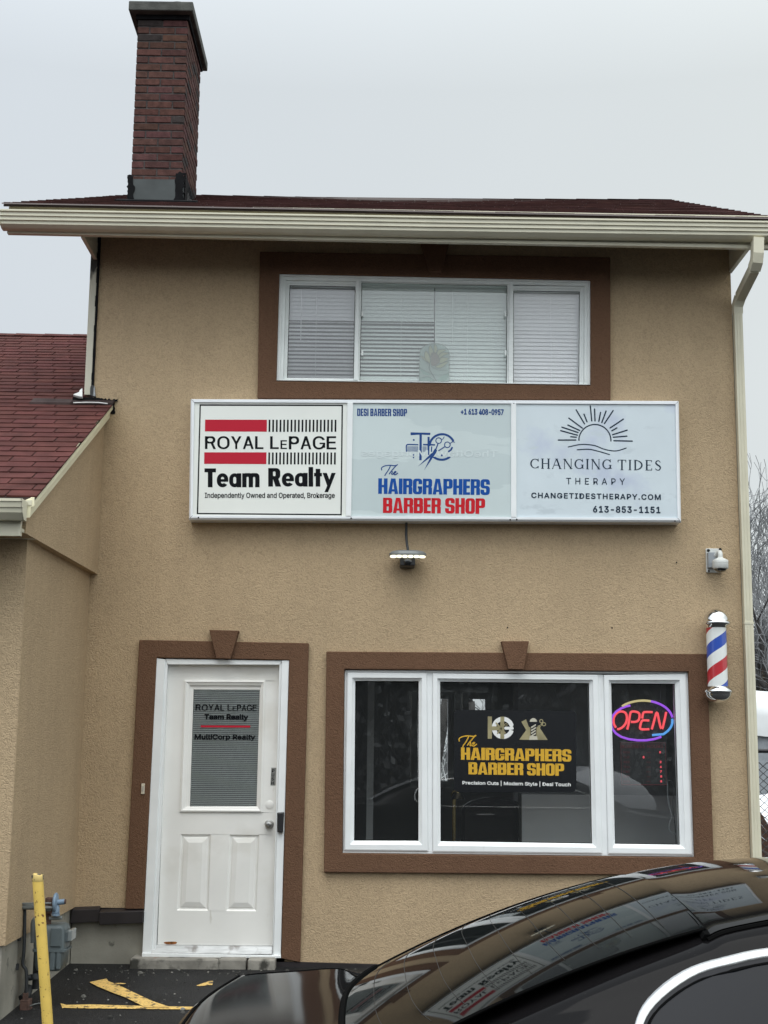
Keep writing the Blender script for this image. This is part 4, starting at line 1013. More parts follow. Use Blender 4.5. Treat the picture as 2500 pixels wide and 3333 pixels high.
mb.build('door_lettering', 'ink', door); mb = MB(); letter(mb, 'Team Realty', dz([(526, 598), (790, 599), (788, 640), (524, 638)], YL), YL, .06)
mb.build('door_lettering', 'ink', door); mb = MB(); letter(mb, 'MultiCorp Realty', dz([(468, 718), (832, 719), (830, 760), (466, 758)], YL), YL, .05)
mb.build('door_lettering', 'ink', door)
mb = MB(); mb.poly([(x, YL, z) for x, z in dz([(505, 666), (802, 667), (801, 679), (504, 678)], YL)]); mb.build('red_stripe', 'red', door)
kc = at(380 + 912 * .5425, 2000 + 1262 * .5425, SY - .05)
mb = MB(); mb.lathe([(.034, 0), (.034, -.006), (.020, -.010), (.014, -.02), (.014, -.032), (.026, -.040), (.029, -.052), (.024, -.062), (.010, -.066), (.009, -.064), (.0, -.064)], (kc[0], SY, kc[2]), 28, 'y', False); mb.build('door_knob', 'nickel', door, smooth=True)
dc_ = at(380 + 917 * .5425, 2000 + 1142 * .5425, SY)
mb = MB(); mb.lathe([(.031, 0), (.031, -.003), (.027, -.005), (.0, -.005)], (dc_[0], SY, dc_[2]), 28, 'y', False); mb.build('lock_cover', 'door', door, smooth=True)
mb = MB(); mb.prism(dz([(928, 920), (957, 920), (952, 1026), (922, 1026)], SY), SY - .002, SY); push = mb.build('push_sign', mat('brushed_sign', (.30, .30, .28), .4, metal=.5), door)
mb = MB()
for k, ch in enumerate('PUSH'):
    y0 = 929 + k * 24.5; x0 = 932 - k * 1.5; letter(mb, ch, dz([(x0, y0), (x0 + 15, y0), (x0 + 14, y0 + 19), (x0 - 1, y0 + 19)], SY - .0025), SY - .0025, .04)
mb.build('push_lettering', 'ink', push.parent)
mb = MB(); p = dz([(962, 1190), (1003, 1187), (996, 1312), (962, 1306)], -.07); mb.rings([(p, -.034), (p, -.066), (inset(p, .006), -.072)], True); mb.build('latch_guard', 'black', door, bevel=.004)
mb = MB(); p = dz([(236, 1986), (936, 1991), (930, 2036), (210, 2031)], -.03)
pr = [(.05, p[0][1]), (-.005, p[0][1] - .004), (-.03, p[3][1] + .012), (-.04, p[3][1])]
mb.loops([[(x, y, z) for y, z in pr + [(.05, p[3][1])]] for x in (p[3][0], p[2][0])], True, True); mb.build('threshold', 'alu', door)
p = dz([(150, 2033), (985, 2047), (985, 2063), (150, 2056)], -.055)
mb = MB(); mb.loops([[(x, -.055, z) for x, z in p], [(x, .04, z) for x, z in p]], True, True); mb.build('sill', 'vinyl', door, bevel=.003)
p = dz([(285, 1966), (355, 1964), (352, 1978), (300, 1979)], SY); mb = MB(); mb.poly([(x, SY - .001, z) for x, z in cr([(p[0]), p[1], p[2], p[3]], 4, True)]); mb.build('rust_spot', 'rust', door)
bell = thing('doorbell', 'small white doorbell button on the brown band left of the door', 'doorbell', tuple(at(464, 2568, TF)))
mb = MB(); p = q([(148, 1015), (168, 1015), (165, 1078), (145, 1078)], DC, TF - .012); mb.prism(p, TF - .014, TF + .001); mb.build('plate', mat('yellowed_plastic', (.62, .56, .44), .5), bell, bevel=.003)
mb = MB(); p = q([(153, 1030), (163, 1030), (160, 1062), (150, 1062)], DC, TF - .016); mb.prism(p, TF - .018, TF - .0145); mb.build('button', mat('aged_button', (.40, .37, .32), .5), bell)

# ------------------------------------------------------------------ sign box
c4 = ((600, 1270), .51236); c5 = ((1400, 1270), .51236); c8 = ((1180, 1380), .27125)
SF = -.15
so = xz([(620.5, 1298), (2210.5, 1304), (2218, 1699.5), (614.5, 1691)], SF)
si = xz([(632, 1309), (2199, 1315.5), (2206, 1686), (626.5, 1678)], SF)
sign = thing('sign_box', 'long white framed sign box with three business panels above the door and shop window', 'sign', (.5, -.07, so[3][1]))
mid = [(lerp(a[0], b_[0], .45), lerp(a[1], b_[1], .45)) for a, b_ in zip(so, si)]
mb = MB(); mb.rings([(so, -.001), (so, SF + .012), (mid, SF), (si, SF), (si, SF + .02)]); mb.poly([(x, -.002, z) for x, z in so])
mb.build('frame', 'signframe', sign)
for p in (q([(1037, 78), (1072, 78), (1060, 800), (1026, 800)], c4, SF), q([(515, 86), (547, 87), (549, 808), (515, 806)], c5, SF)):
    mb = MB(); mb.prism(p, SF - .004, SF + .02); mb.build('divider', 'vinyl', sign, bevel=.002)
for (x, y) in ((646, 1685), (1143, 1687), (1661, 1692), (1682, 1691), (2197, 1696), (1672, 1315)):
    a = at(x, y, SF); mb = MB(); mb.lathe([(.0065, -.001), (.005, -.003)], (a[0], SF, a[2]), 10, 'y'); mb.build('screw', 'blackgap', sign)
for (x, y, dx, dy) in ((620.5, 1298, 12, 11), (2210.5, 1304, -11, 11), (2218, 1699.5, -12, -13), (614.5, 1691, 12, -13)):
    p = xz([(x, y), (x + dx, y + dy)], SF - .001); mb = MB(); mb.ribbon(p, .002, SF - .0012); mb.build('corner_joint', 'blackgap', sign)
PY = SF + .012
pans = [xz([(631, 1308), (1140, 1310), (1134, 1682), (625, 1679)], PY), xz([(1140, 1310), (1672, 1313), (1672, 1686), (1134, 1682)], PY), xz([(1672, 1313), (2200, 1315), (2207, 1688), (1672, 1686)], PY)]
P_ = []
for p, m_, lb in zip(pans, ('signface', 'signface2', 'signface3'), ('warm white realty panel with red bars', 'pale grey-green barber shop panel', 'pale blue therapy panel with a line drawn sun')):
    m = MB(); m.poly([(x, PY, z) for x, z in p]); P_.append(m.build('panel', m_, sign, label=lb))
LY = PY - .001
k4 = lambda pts: q(pts, c4, LY); k5 = lambda pts: q(pts, c5, LY); k8 = lambda pts: q(pts, c8, LY)
box4 = lambda x0, y0, x1, y1, sl=0: k4([(x0, y0), (x1, y0 + sl), (x1, y1 + sl), (x0, y1)])
mb = MB()
mb.rings([(k4([(97, 90), (1008, 93), (1000, 796), (79, 788)]), LY), (k4([(105, 99), (999, 101), (992, 787), (88, 780)]), LY)])
for k in range(19):
    x = 541 + k * 23.3; mb.poly([(a, LY, b_) for a, b_ in k4([(x - 5, 188), (x + 6, 188), (x + 5, 265), (x - 6, 265)])])
    x = 539 + k * 23.2; mb.poly([(a, LY, b_) for a, b_ in k4([(x - 5, 396), (x + 6, 396), (x + 5, 472), (x - 6, 472)])])
block(mb, 'ROYAL', box4(131, 292, 503, 375), LY, .09, SLIM); block(mb, 'L', box4(545, 293, 600, 374), LY, .1, SLIM); block(mb, 'E', box4(611, 318, 652, 374), LY, .1, SLIM); block(mb, 'PAGE', box4(664, 292, 965, 377), LY, .09, SLIM)
block(mb, 'Team', box4(128, 497, 478, 617), LY, .05); block(mb, 'Qealty', box4(533, 488, 962, 648), LY, .05)
letter(mb, 'Independently Owned and Operated, Brokerage', box4(130, 651, 956, 694), LY, .02)
mb.build('black_lettering', 'ink', P_[0])
mb = MB()
for p in ([(132, 187), (525, 188), (524, 264), (131, 262)], [(127, 395), (522, 395), (521, 470), (126, 468)]): mb.poly([(a, LY, b_) for a, b_ in k4(p)])
mb.build('red_bar', 'red', P_[0])
# barber shop panel
mb = MB(); letter(mb, 'The', [(0, 0)] * 4, 0) if False else None
block(mb, 'DESI BARBER SHOP', box4(1098, 117, 1415, 164, 2), LY, .07); letter(mb, '+1 613 408-0957', k5([(195, 117), (468, 121), (468, 159), (195, 155)]), LY, .05)
def arc8(cx, cy, r, a0, a1, n=24): return k8(arc(cx, cy, r, a0, a1, n))
p8 = .27125 * 10.22 / 4445
mb.build('small_lettering', 'blue2', P_[1]); mb = MB()
mb.poly([(a, LY, b_) for a, b_ in k8([(577, 101), (815, 106), (812, 132), (688 + 24, 128), (710, 435), (681, 435), (684, 128), (577, 135)])])
mb.poly([(a, LY, b_) for a, b_ in k8([(781, 155), (806, 155), (804, 240), (872, 242), (868, 260), (804, 258), (802, 372), (778, 372), (780, 258), (727, 257), (727, 239), (780, 240)])])
mb.ribbon(arc8(955, 275, 152, 30, 172), 27 * p8, LY - 1e-4); mb.ribbon(arc8(950, 275, 154, 232, 308), 27 * p8, LY - 1e-4); mb.ribbon(k8([(1075, 285), (1062, 310), (1035, 330)]), 22 * p8, LY - 1e-4)
mb.ribbon(k8(cr([(528, 330), (526, 270), (535, 250), (560, 246), (664, 249)], 5)), 15 * p8, LY - 2e-4)
for k in range(10):
    x = 541 + k * 13.2; mb.poly([(a, LY - 1e-4, b_) for a, b_ in k8([(x, 268), (x + 6.5, 268), (x + 6.5, 333), (x, 333)])])
for k in range(4):
    x = 724 + k * 12; mb.poly([(a, LY - 1e-4, b_) for a, b_ in k8([(x, 268), (x + 6, 268), (x + 6, 335), (x, 335)])])
mb.ribbon(k8([(830, 275), (828, 335)]), 14 * p8, LY - 1e-4)
for c_ in ((914, 200), (1018, 250)): mb.ribbon(arc8(*c_, 34, 0, 360, 20), 11 * p8, LY - 3e-4)
mb.ribbon(k8(cr([(945, 190), (965, 180), (980, 155)], 4)), 9 * p8, LY - 4e-4); mb.ribbon(k8(cr([(1050, 236), (1080, 214), (1105, 220)], 4)), 9 * p8, LY - 4e-4)
mb.ribbon(k8([(908, 232), (880, 305)]), 14 * p8, LY - 5e-4); mb.ribbon(k8([(985, 275), (915, 320)]), 13 * p8, LY - 5e-4)
mb.poly([(a, LY - 6e-4, b_) for a, b_ in k8([(868, 296), (896, 312), (880, 352), (740, 555), (838, 350)])]); mb.poly([(a, LY - 7e-4, b_) for a, b_ in k8([(862, 340), (838, 382), (664, 512), (826, 352)])])
for c_, r in (((615, 192), 12), ((612, 372), 10), ((612, 403), 9), ((952, 377), 12)): a = k8([c_])[0]; mb.disc(a, r * p8, LY - 1e-4)
mb.build('barber_emblem', 'blue2', P_[1]); mb = MB()
script_the(mb, c8, LY, 226, 492, .98, .0078)
mb.build('script_lettering', 'blue2', P_[1])
mb = MB(); block(mb, 'HAIRGRAPHERS', k8([(190, 652), (1529, 664), (1527, 853), (188, 838)]), LY); mb.build('blue_lettering', 'blue', P_[1])
mb = MB(); block(mb, 'BARBER', k8([(247, 885), (941, 890), (939, 1074), (245, 1068)]), LY); mb.build('red_lettering', 'red2', P_[1]); mb = MB(); block(mb, 'SHOP', k8([(993, 888), (1472, 894), (1470, 1080), (991, 1074)]), LY); mb.build('red_lettering', 'red2', P_[1])
mb = MB(); letter(mb, 'TheOttawaMortgages', xz([(1176, 1463), (1620, 1466), (1620, 1494), (1176, 1491)], LY), PY - .0004, .03, mirror=True); mb.build('faded_lettering', 'ghost', P_[1])
# therapy panel
mb = MB(); p5 = .51236 * 10.22 / 4445
rays_ = [((815, 317), (926, 317)), ((895, 296), (929, 299)), ((830, 257), (936, 286)), ((838, 235), (940, 269)), ((876, 222), (950, 256)), ((882, 178), (967, 241)), ((928, 125), (981, 214)), ((978, 153), (997, 201)), ((1018, 100), (1027, 195)), ((1045, 120), (1048, 195)), ((1083, 142), (1072, 198)), ((1118, 133), (1091, 206)), ((1163, 130), (1108, 212)), ((1228, 184), (1144, 240)), ((1187, 240), (1155, 258)), ((1252, 254), (1160, 283)), ((1250, 292), (1164, 299)), ((1284, 324), (1168, 321)), ((1163, 165), (1122, 224)), ((910, 165), (975, 225))][:18]
for a, b_ in rays_: mb.ribbon(k5([a, b_]), 9 * p5, LY)
mb.ribbon(k5([(946, 318)] + arc(1047, 320, 102, 178, 2, 28) + [(1149, 323)]), 8 * p5, LY - 1e-4)
mb.ribbon(k5(cr([(878, 361), (960, 345), (1040, 351), (1110, 376), (1180, 386), (1246, 368)], 8)), 7 * p5, LY); mb.ribbon(k5(cr([(935, 379), (1010, 376), (1075, 390), (1140, 409)], 8)), 7 * p5, LY)
mb.build('sun_emblem', 'navy', P_[2]); mb = MB()
# classical capitals with thick and thin strokes, unit height
SER = {'C': (.95, [('a', .52, .5, .45, .46, 42, 318)], [((.86, .98), (.86, .72)), ((.86, .22), (.86, .06))]), 'H': (.98, [('t', .16, 0, .16, 1), ('t', .82, 0, .82, 1), ('n', .16, .52, .82, .52)], []),
       'A': (1.0, [('n', .06, 0, .47, 1), ('t', .50, 1, .90, 0), ('n', .2, .36, .72, .36)], []), 'N': (1.02, [('n', .14, 0, .14, 1), ('t', .16, .97, .86, .03), ('n', .87, 0, .87, 1)], []),
       'G': (1.0, [('a', .52, .5, .45, .46, 42, 318), ('t', .86, .08, .86, .42)], [((.86, .98), (.86, .72))]), 'I': (.36, [('t', .18, 0, .18, 1)], []), 'T': (.9, [('t', .45, 0, .45, 1), ('n', .03, .98, .87, .98)], [((.04, .98), (.04, .78)), ((.86, .98), (.86, .78))]),
       'D': (1.0, [('t', .16, 0, .16, 1), ('d', .16, .5, .7, .47)], []), 'E': (.78, [('t', .16, 0, .16, 1), ('n', .16, .98, .66, .98), ('n', .16, .52, .56, .52), ('n', .16, .02, .68, .02)], [((.67, .98), (.67, .84)), ((.69, .02), (.69, .18))]),
       'S': (.68, [('s',)], [])}
def serif(m, text, qd_, Y, gap=.22):
    adv = sum((SER[ch][0] if ch != ' ' else .32) + gap for ch in text) - gap; x = 0; hq = abs(qd_[0][1] - qd_[3][1]); wq = abs(qd_[1][0] - qd_[0][0]); kx = wq / adv
    T_, t_ = .155 * hq, .068 * hq
    mp = lambda u, w: (lerp(lerp(qd_[3][0], qd_[2][0], u), lerp(qd_[0][0], qd_[1][0], u), w), lerp(lerp(qd_[3][1], qd_[2][1], u), lerp(qd_[0][1], qd_[1][1], u), w))
    for ch in text:
        if ch == ' ': x += .32 + gap; continue
        wd, st, ser = SER[ch]; P = lambda a, b_: mp((x + a) / adv, b_)
        for i, s_ in enumerate(st):
            yy = Y - i * 6e-5
            if s_[0] in 'tn':
                w = T_ if s_[0] == 't' else t_; (a, b_, c_, d) = s_[1:]; m.add([], []); p1, p2 = P(a, b_), P(c_, d)
                dx, dz_ = p2[0] - p1[0], p2[1] - p1[1]; 
                hor = abs(dz_) < abs(dx) * .2
                o_ = (0, w / 2) if hor else (w / 2, 0)
                m.poly([(p1[0] - o_[0], yy, p1[1] - o_[1]), (p1[0] + o_[0], yy, p1[1] + o_[1]), (p2[0] + o_[0], yy, p2[1] + o_[1]), (p2[0] - o_[0], yy, p2[1] - o_[1])])
                if not hor:
                    for pp in (p1, p2): m.poly([(pp[0] - w * .95, yy - 3e-5, pp[1] - t_ * .35), (pp[0] + w * .95, yy - 3e-5, pp[1] - t_ * .35), (pp[0] + w * .95, yy - 3e-5, pp[1] + t_ * .35), (pp[0] - w * .95, yy - 3e-5, pp[1] + t_ * .35)])
            elif s_[0] == 'a':
                _, cx, cy, rx, ry, a0, a1 = s_; an = [math.radians(lerp(a0, a1, k / 26)) for k in range(27)]
                m.ribbon([P(cx + rx * math.cos(a), cy + ry * math.sin(a)) for a in an], [t_ + (T_ - t_) * abs(math.cos(a)) ** 1.5 for a in an], yy)
            elif s_[0] == 'd':
                _, cx, cy, rx, ry = s_; an = [math.radians(lerp(90, -90, k / 22)) for k in range(23)]
                m.ribbon([P(cx + rx * math.cos(a), cy + ry * math.sin(a)) for a in an], [t_ + (T_ - t_) * abs(math.cos(a)) ** 1.5 for a in an], yy)
            else:
                pts = cr([(.58, .82), (.42, .97), (.2, .92), (.12, .74), (.26, .58), (.46, .46), (.6, .28), (.5, .07), (.28, .02), (.08, .16)], 4)
                m.ribbon([P(*p) for p in pts], [t_ + (T_ - t_) * math.sin(math.pi * k / (len(pts) - 1)) ** 1.6 for k in range(len(pts))], yy)
        for (a, b_) in ser: m.ribbon([P(*a), P(*b_)], t_, Y - 3e-4)
        x += wd + gap
serif(mb, 'CHANGING', k5([(637, 435), (1153, 440), (1153, 503), (637, 497)]), LY); mb.build('name_lettering', 'navy', P_[2]); mb = MB(); serif(mb, 'TIDES', k5([(1192, 443), (1468, 447), (1468, 510), (1192, 506)]), LY)
mb.build('name_lettering', 'navy', P_[2]); mb = MB()
letter(mb, 'THERAPY', k5([(865, 557), (1238, 561), (1238, 602), (865, 598)]), LY, .01, 1.55); letter(mb, 'CHANGETIDESTHERAPY.COM', k5([(643, 650), (1466, 662), (1466, 699), (643, 686)]), LY, .045, 1.16); letter(mb, '613-853-1151', k5([(1035, 734), (1464, 740), (1464, 783), (1035, 778)]), LY, .05, 1.12)
mb.build('navy_lettering', 'navy', P_[2])
# ------------------------------------------------------------------ floodlight under the sign
c3 = ((1250, 1690), .10247)
def p3(c, x, y, Y): return at(c[0][0] + x * c[1], c[0][1] + y * c[1], Y)
fl_c = p3(c3, 757, 1110, -.16)
fl = thing('floodlight', 'small lit floodlight hanging by its cable under the sign box', 'light', (fl_c[0], 0, fl_c[2]))
mb = MB(); cp = [p3(c3, 712, 40, -.05), p3(c3, 708, 250, -.05), p3(c3, 705, 500, -.05), p3(c3, 725, 750, -.07), p3(c3, 755, 930, -.10), p3(c3, 760, 1000, -.12)]
mb.tube(cr([tuple(p) for p in cp], 5), .0105, 10); mb.build('cable', 'pipedark', fl, smooth=True)
wl = (p3(c3, 1355, 1150, -.16)[0] - p3(c3, 165, 1150, -.16)[0]) / 2
def oval(w, d, n=36, e=.75): 
    o_ = []
    for k in range(n):
        a = 2 * math.pi * k / n; cx, sx = math.cos(a), math.sin(a); o_.append((math.copysign(abs(cx) ** e, cx) * w, math.copysign(abs(sx) ** e, sx) * d))
    return o_
mb = MB(); lp = []
for w, d, dz_ in ((.60, .45, .032), (.86, .85, .024), (1.0, 1.0, .008), (1.0, 1.0, -.006), (.97, .97, -.014), (.9, .85, -.020), (.5, .4, -.022)):
    lp.append([(fl_c[0] + x * w * wl, -.115 + y * d * .085 - .0, fl_c[2] + dz_) for x, y in oval(1, 1)])
mb.loops(lp, True, True); mb.build('housing', mat('cast_grey_housing', (.20, .21, .21), .5, metal=.3), fl, smooth=True)
mb = MB(); zl = p3(c3, 757, 1185, -.2)[2]
for k in range(6):
    xc = lerp(p3(c3, 300, 1185, -.2)[0], p3(c3, 1215, 1185, -.2)[0], k / 5); ww = .021 if 0 < k < 5 else .026; yo = -.2025 if 0 < k < 5 else -.192
    l_ = [[(xc + x * ww * s, yo + oy, zl + y * .0105 * s) for x, y in oval(1, 1, 16, .8)] for s, oy in ((1, .008), (1, -.004), (.7, -.008))]
    mb.loops(l_, False, True)
mb.build('led_lens', lamp_mat('led_lamp', (1.0, .95, .72), 1.6), fl, smooth=True)
mb = MB(); a, b_ = p3(c3, 512, 1270, -.17), p3(c3, 992, 1482, -.17); mb.box(a[0], b_[0], -.175, -.0, b_[2], a[2] + .02); mb.build('sensor_box', 'black', fl, bevel=.008)
mb = MB(); mb.lathe([(.030, 0), (.030, -.006), (.022, -.014), (.008, -.017), (0, -.017)], ((a[0] + b_[0]) / 2, -.175, b_[2] + .032), 24, 'y', False); mb.build('sensor_eye', 'domedark', fl, smooth=True)

# ------------------------------------------------------------------ security camera
cc = ((2270, 1750), .07836)
a, b_ = p3(cc, 355, 445, -.02), p3(cc, 1045, 1455, -.02)
sec = thing('security_camera', 'white dome security camera on a bracket near the right corner of the facade', 'camera', (a[0], 0, b_[2]))
mb = MB(); mb.box(a[0], b_[0], -.02, .001, b_[2], a[2]); pl = mb.build('mount_plate', 'camwhite', sec, bevel=.006)
mb = MB()
for (x, y, r) in ((460, 535, .012), (950, 490, .012), (480, 1385, .008)):
    s_ = p3(cc, x, y, -.021); mb.lathe([(r, -.0), (r, -.002), (r * .4, -.003)], (s_[0], -.0205, s_[2]), 14, 'y')
mb.build('screw', 'blackgap', pl)
a2, b2 = p3(cc, 440, 605, -.06), p3(cc, 900, 1255, -.06)
mb = MB(); mb.box(a2[0], b2[0], -.065, -.019, b2[2], a2[2]); mb.build('junction_box', 'camgrey', sec, bevel=.004)
dcx = p3(cc, 955, 1100, -.13)
mb = MB(); t1 = p3(cc, 820, 690, -.06); t2 = p3(cc, 955, 700, -.13)
mb.tube(cr([(t1[0] - .01, -.055, t1[2] - .012), (t1[0] + .006, -.09, t1[2] + .008), (t2[0], -.125, t2[2] + .006), (dcx[0], -.132, dcx[2] + .028)], 5), [.019] * 15 + [.021], 12); mb.build('arm', 'camwhite', sec, smooth=True)
rb = (p3(cc, 1280, 1100, -.13)[0] - p3(cc, 630, 1100, -.13)[0]) / 2; zt = p3(cc, 955, 860, -.13)[2]; zb_ = p3(cc, 955, 1300, -.13)[2]
mb = MB(); mb.lathe([(.018, zt + .006), (rb * .45, zt), (rb * .93, zt - .014), (rb, zt - .019), (rb, lerp(zt, zb_, .47)), (rb * .975, lerp(zt, zb_, .48)), (rb * .975, lerp(zt, zb_, .52)), (rb, lerp(zt, zb_, .53)), (rb, zb_ + .008), (rb * .9, zb_), (rb * .75, zb_)], (dcx[0], -.132, 0), 32); mb.build('housing', 'camwhite', sec, smooth=True)
mb = MB(); rd = rb * .76; mb.lathe([(rd, zb_ + .001)] + [(rd * math.cos(math.radians(k)), zb_ - .6 * rd * math.sin(math.radians(k))) for k in range(0, 91, 10)], (dcx[0], -.132, 0), 28, cap=False); mb.build('dome', 'domedark', sec, smooth=True)

# ------------------------------------------------------------------ barber pole
pc = ((2200, 1950), .18083); YP = -.125
pt = lambda x, y: p3(pc, x, y, YP)
xb = pt(742, 1100)[0]
bp = thing('barber_pole', 'red, white and blue striped barber pole with chrome domes at the right corner', 'barber pole', (xb, 0, pt(780, 1880)[2]))
rc = (pt(910, 1000)[0] - pt(552, 1000)[0]) / 2; rk = (pt(1030, 1660)[0] - pt(528, 1660)[0]) / 2
z_ = lambda y: pt(742, y)[2]
zt, zb_ = z_(515), z_(1575)
sm = bpy.data.materials.new('barber_stripes'); sm.use_nodes = True; t_ = sm.node_tree; n_ = t_.nodes; l_ = t_.links; bs = n_['Principled BSDF']
bs.inputs['Roughness'].default_value = .35; _set(bs, 'Coat Weight', .6)
tcn = n_.new('ShaderNodeTexCoord'); sx = n_.new('ShaderNodeSeparateXYZ'); l_.new(tcn.outputs['Object'], sx.inputs[0])
dx = n_.new('ShaderNodeMath'); dx.operation = 'SUBTRACT'; l_.new(sx.outputs['X'], dx.inputs[0]); dx.inputs[1].default_value = xb
dy = n_.new('ShaderNodeMath'); dy.operation = 'SUBTRACT'; l_.new(sx.outputs['Y'], dy.inputs[0]); dy.inputs[1].default_value = YP
at2 = n_.new('ShaderNodeMath'); at2.operation = 'ARCTAN2'; l_.new(dx.outputs[0], at2.inputs[0]); ny = n_.new('ShaderNodeMath'); ny.operation = 'MULTIPLY'; ny.inputs[1].default_value = -1; l_.new(dy.outputs[0], ny.inputs[0]); l_.new(ny.outputs[0], at2.inputs[1])
PITCH = (z_(970) - z_(1420)) * 2
ang = n_.new('ShaderNodeMath'); ang.operation = 'MULTIPLY'; ang.inputs[1].default_value = -.36 / math.pi * 1.12; l_.new(at2.outputs[0], ang.inputs[0])
zz = n_.new('ShaderNodeMath'); zz.operation = 'MULTIPLY_ADD'; l_.new(sx.outputs['Z'], zz.inputs[0]); zz.inputs[1].default_value = 1 / PITCH; zz.inputs[2].default_value = -z_(790) / PITCH + 10.125
ph = n_.new('ShaderNodeMath'); ph.operation = 'ADD'; l_.new(ang.outputs[0], ph.inputs[0]); l_.new(zz.outputs[0], ph.inputs[1])
fr = n_.new('ShaderNodeMath'); fr.operation = 'FRACT'; l_.new(ph.outputs[0], fr.inputs[0])
rp_ = n_.new('ShaderNodeValToRGB'); rp_.color_ramp.interpolation = 'CONSTANT'
e = rp_.color_ramp.elements; e[0].position = 0; e[0].color = (.02, .075, .42, 1); e[1].position = .25; e[1].color = (.78, .80, .78, 1)
for pos, c_ in ((.5, (.48, .02, .03, 1)), (.75, (.78, .80, .78, 1))): k = e.new(pos); k.color = c_
l_.new(fr.outputs[0], rp_.inputs[0]); l_.new(rp_.outputs[0], bs.inputs['Base Color'])
mb = MB(); mb.lathe([(rc, zt + .02), (rc, zb_ - .02)], (xb, YP, 0), 40); mb.build('striped_cylinder', sm, bp, smooth=True)
zc = z_(440)
def dome(prof, nm):
    m = MB(); m.lathe(prof, (xb, YP, 0), 40, cap=False); m.build(nm, 'chrome', bp, smooth='all')
ht = z_(180) - zc
dome([(rc * .98, zt - .004), (rc * 1.06, zt + .002), (rc * 1.1, zc - .018), (rk * .96, zc - .010), (rk, zc - .002), (rk, zc + .006), (rk * .96, zc + .013), (rk * .9, zc + .016)] + [(rk * .9 * math.cos(math.radians(k)), zc + .016 + (ht - .016) * math.sin(math.radians(k))) for k in range(10, 91, 10)], 'top_dome')
zq = z_(1665); hb = zq - z_(1880)
dome([(rc * .98, zb_ + .002), (rc * 1.1, zb_ - .004), (rk * .9, zq + .018), (rk, zq + .006), (rk, zq - .006), (rk * .95, zq - .011)] + [(rk * .93 * math.cos(math.radians(k)), zq - .012 - (hb - .012) * math.sin(math.radians(k))) for k in range(8, 91, 9)], 'bottom_dome')
for zz_ in (zc - .01, zq + .01):
    m = MB(); m.box(xb - .035, xb + .035, YP + .05, .001, zz_ - .03, zz_ + .03); m.build('wall_bracket', 'chrome', bp)

# ------------------------------------------------------------------ neon OPEN sign and hours board
cn = ((1930, 2200), .27119); YN = .10
nq = lambda pts, Y=YN: [tuple(p3(cn, x, y, Y)) for x, y in pts]
neon = thing('open_sign', 'lit neon OPEN sign in red letters inside a purple and blue oval', 'neon sign', tuple(p3(cn, 600, 770, YN)))
nm = {'red': lamp_mat('neon_red', (1.0, .085, .105), 1.25), 'purple': lamp_mat('neon_purple', (.42, .10, 1.0), 1.0), 'blue': lamp_mat('neon_blue', (.10, .42, 1.0), 1.0), 'yellow': lamp_mat('neon_yellow', (.80, .68, .32), .85)}
def neon_tube(nm_, col, pts, Y=YN, r=.0088):
    m = MB(); m.tube([Vector(p) for p in nq(pts, Y)], r, 10); return m.build(nm_, nm[col], neon, smooth=True)
neon_tube('letter_tube', 'red', cr([(276, 622), (250, 570), (252, 500), (285, 450), (330, 428), (385, 440), (408, 490), (398, 560), (360, 612), (320, 636), (292, 640)], 6))
neon_tube('letter_tube', 'red', cr([(412, 644), (430, 570), (445, 470), (462, 432), (510, 430), (552, 448), (560, 490), (545, 535), (510, 552), (458, 552)], 5))
neon_tube('letter_tube', 'red', cr([(716, 436), (640, 434), (610, 440), (598, 470), (592, 512)], 5)); neon_tube('letter_tube', 'red', cr([(676, 536), (620, 534), (590, 540), (575, 575), (566, 625), (590, 642), (676, 640)], 5))
neon_tube('letter_tube', 'red', [(706, 642), (722, 590), (745, 500), (760, 448), (768, 440), (776, 448), (790, 520), (808, 600), (820, 634), (832, 636), (842, 610), (862, 520), (880, 434)])
ell = lambda a0, a1, rx=355, ry=235, cx=602, cy=532: [(cx + rx * math.cos(math.radians(a)), cy - ry * math.sin(math.radians(a))) for a in np.linspace(a0, a1, 22)]
neon_tube('oval_tube', 'yellow', ell(135, 75)); neon_tube('oval_tube', 'purple', ell(75, 8)); neon_tube('oval_tube', 'blue', ell(8, -52, 352, 215, 602, 545)[0:20] + [(712, 712)])
neon_tube('oval_tube', 'purple', [(448, 357), (400, 366), (340, 390), (280, 430), (240, 478), (222, 530), (222, 590), (236, 640), (275, 690), (340, 732), (430, 760), (540, 774), (640, 774), (740, 758), (820, 732)])
m = MB(); m.poly([(x, y + .03, z) for x, y, z in nq(ell(0, 345, 372, 250))]); m.build('backing', 'black', neon)
m = MB()
for x in (810, 420): a = p3(cn, x, 100, YN + .02); b_ = p3(cn, x, 310, YN + .02); m.tube([tuple(a), tuple(b_)], .0018, 5)
m.build('hanging_chain', 'pipe', neon)
m = MB(); m.tube(cr([tuple(p3(cn, x, y, .09)) for x, y in ((885, 1265), (930, 1255), (960, 1320), (975, 1400), (962, 1500), (965, 1600), (985, 1800), (1000, 2030))], 5), .004, 6); m.build('power_cord', 'black', neon)
m = MB(); m.tube(cr([tuple(p3(cn, x, y, .088)) for x, y in ((888, 1275), (898, 1350), (895, 1450), (925, 1590), (945, 1680), (915, 1780), (912, 1840), (945, 1880), (1000, 1900))], 5), .0022, 6); m.build('white_cord', 'camgrey', neon)
YH = .085; hrs = thing('hours_board', 'dark business hours board with dim red lettering under the neon sign', 'hours sign', tuple(p3(cn, 600, 1320, YH)))
hq = lambda pts: [(p[0], p[2]) for p in [p3(cn, x, y, YH) for x, y in pts]]
m = MB(); m.prism(hq([(325, 795), (878, 795), (892, 1318), (335, 1318)]), YH, YH + .02); m.build('board', 'black', hrs, bevel=.003)
dr = mat('dim_red_print', (.16, .012, .022), .5); m = MB()
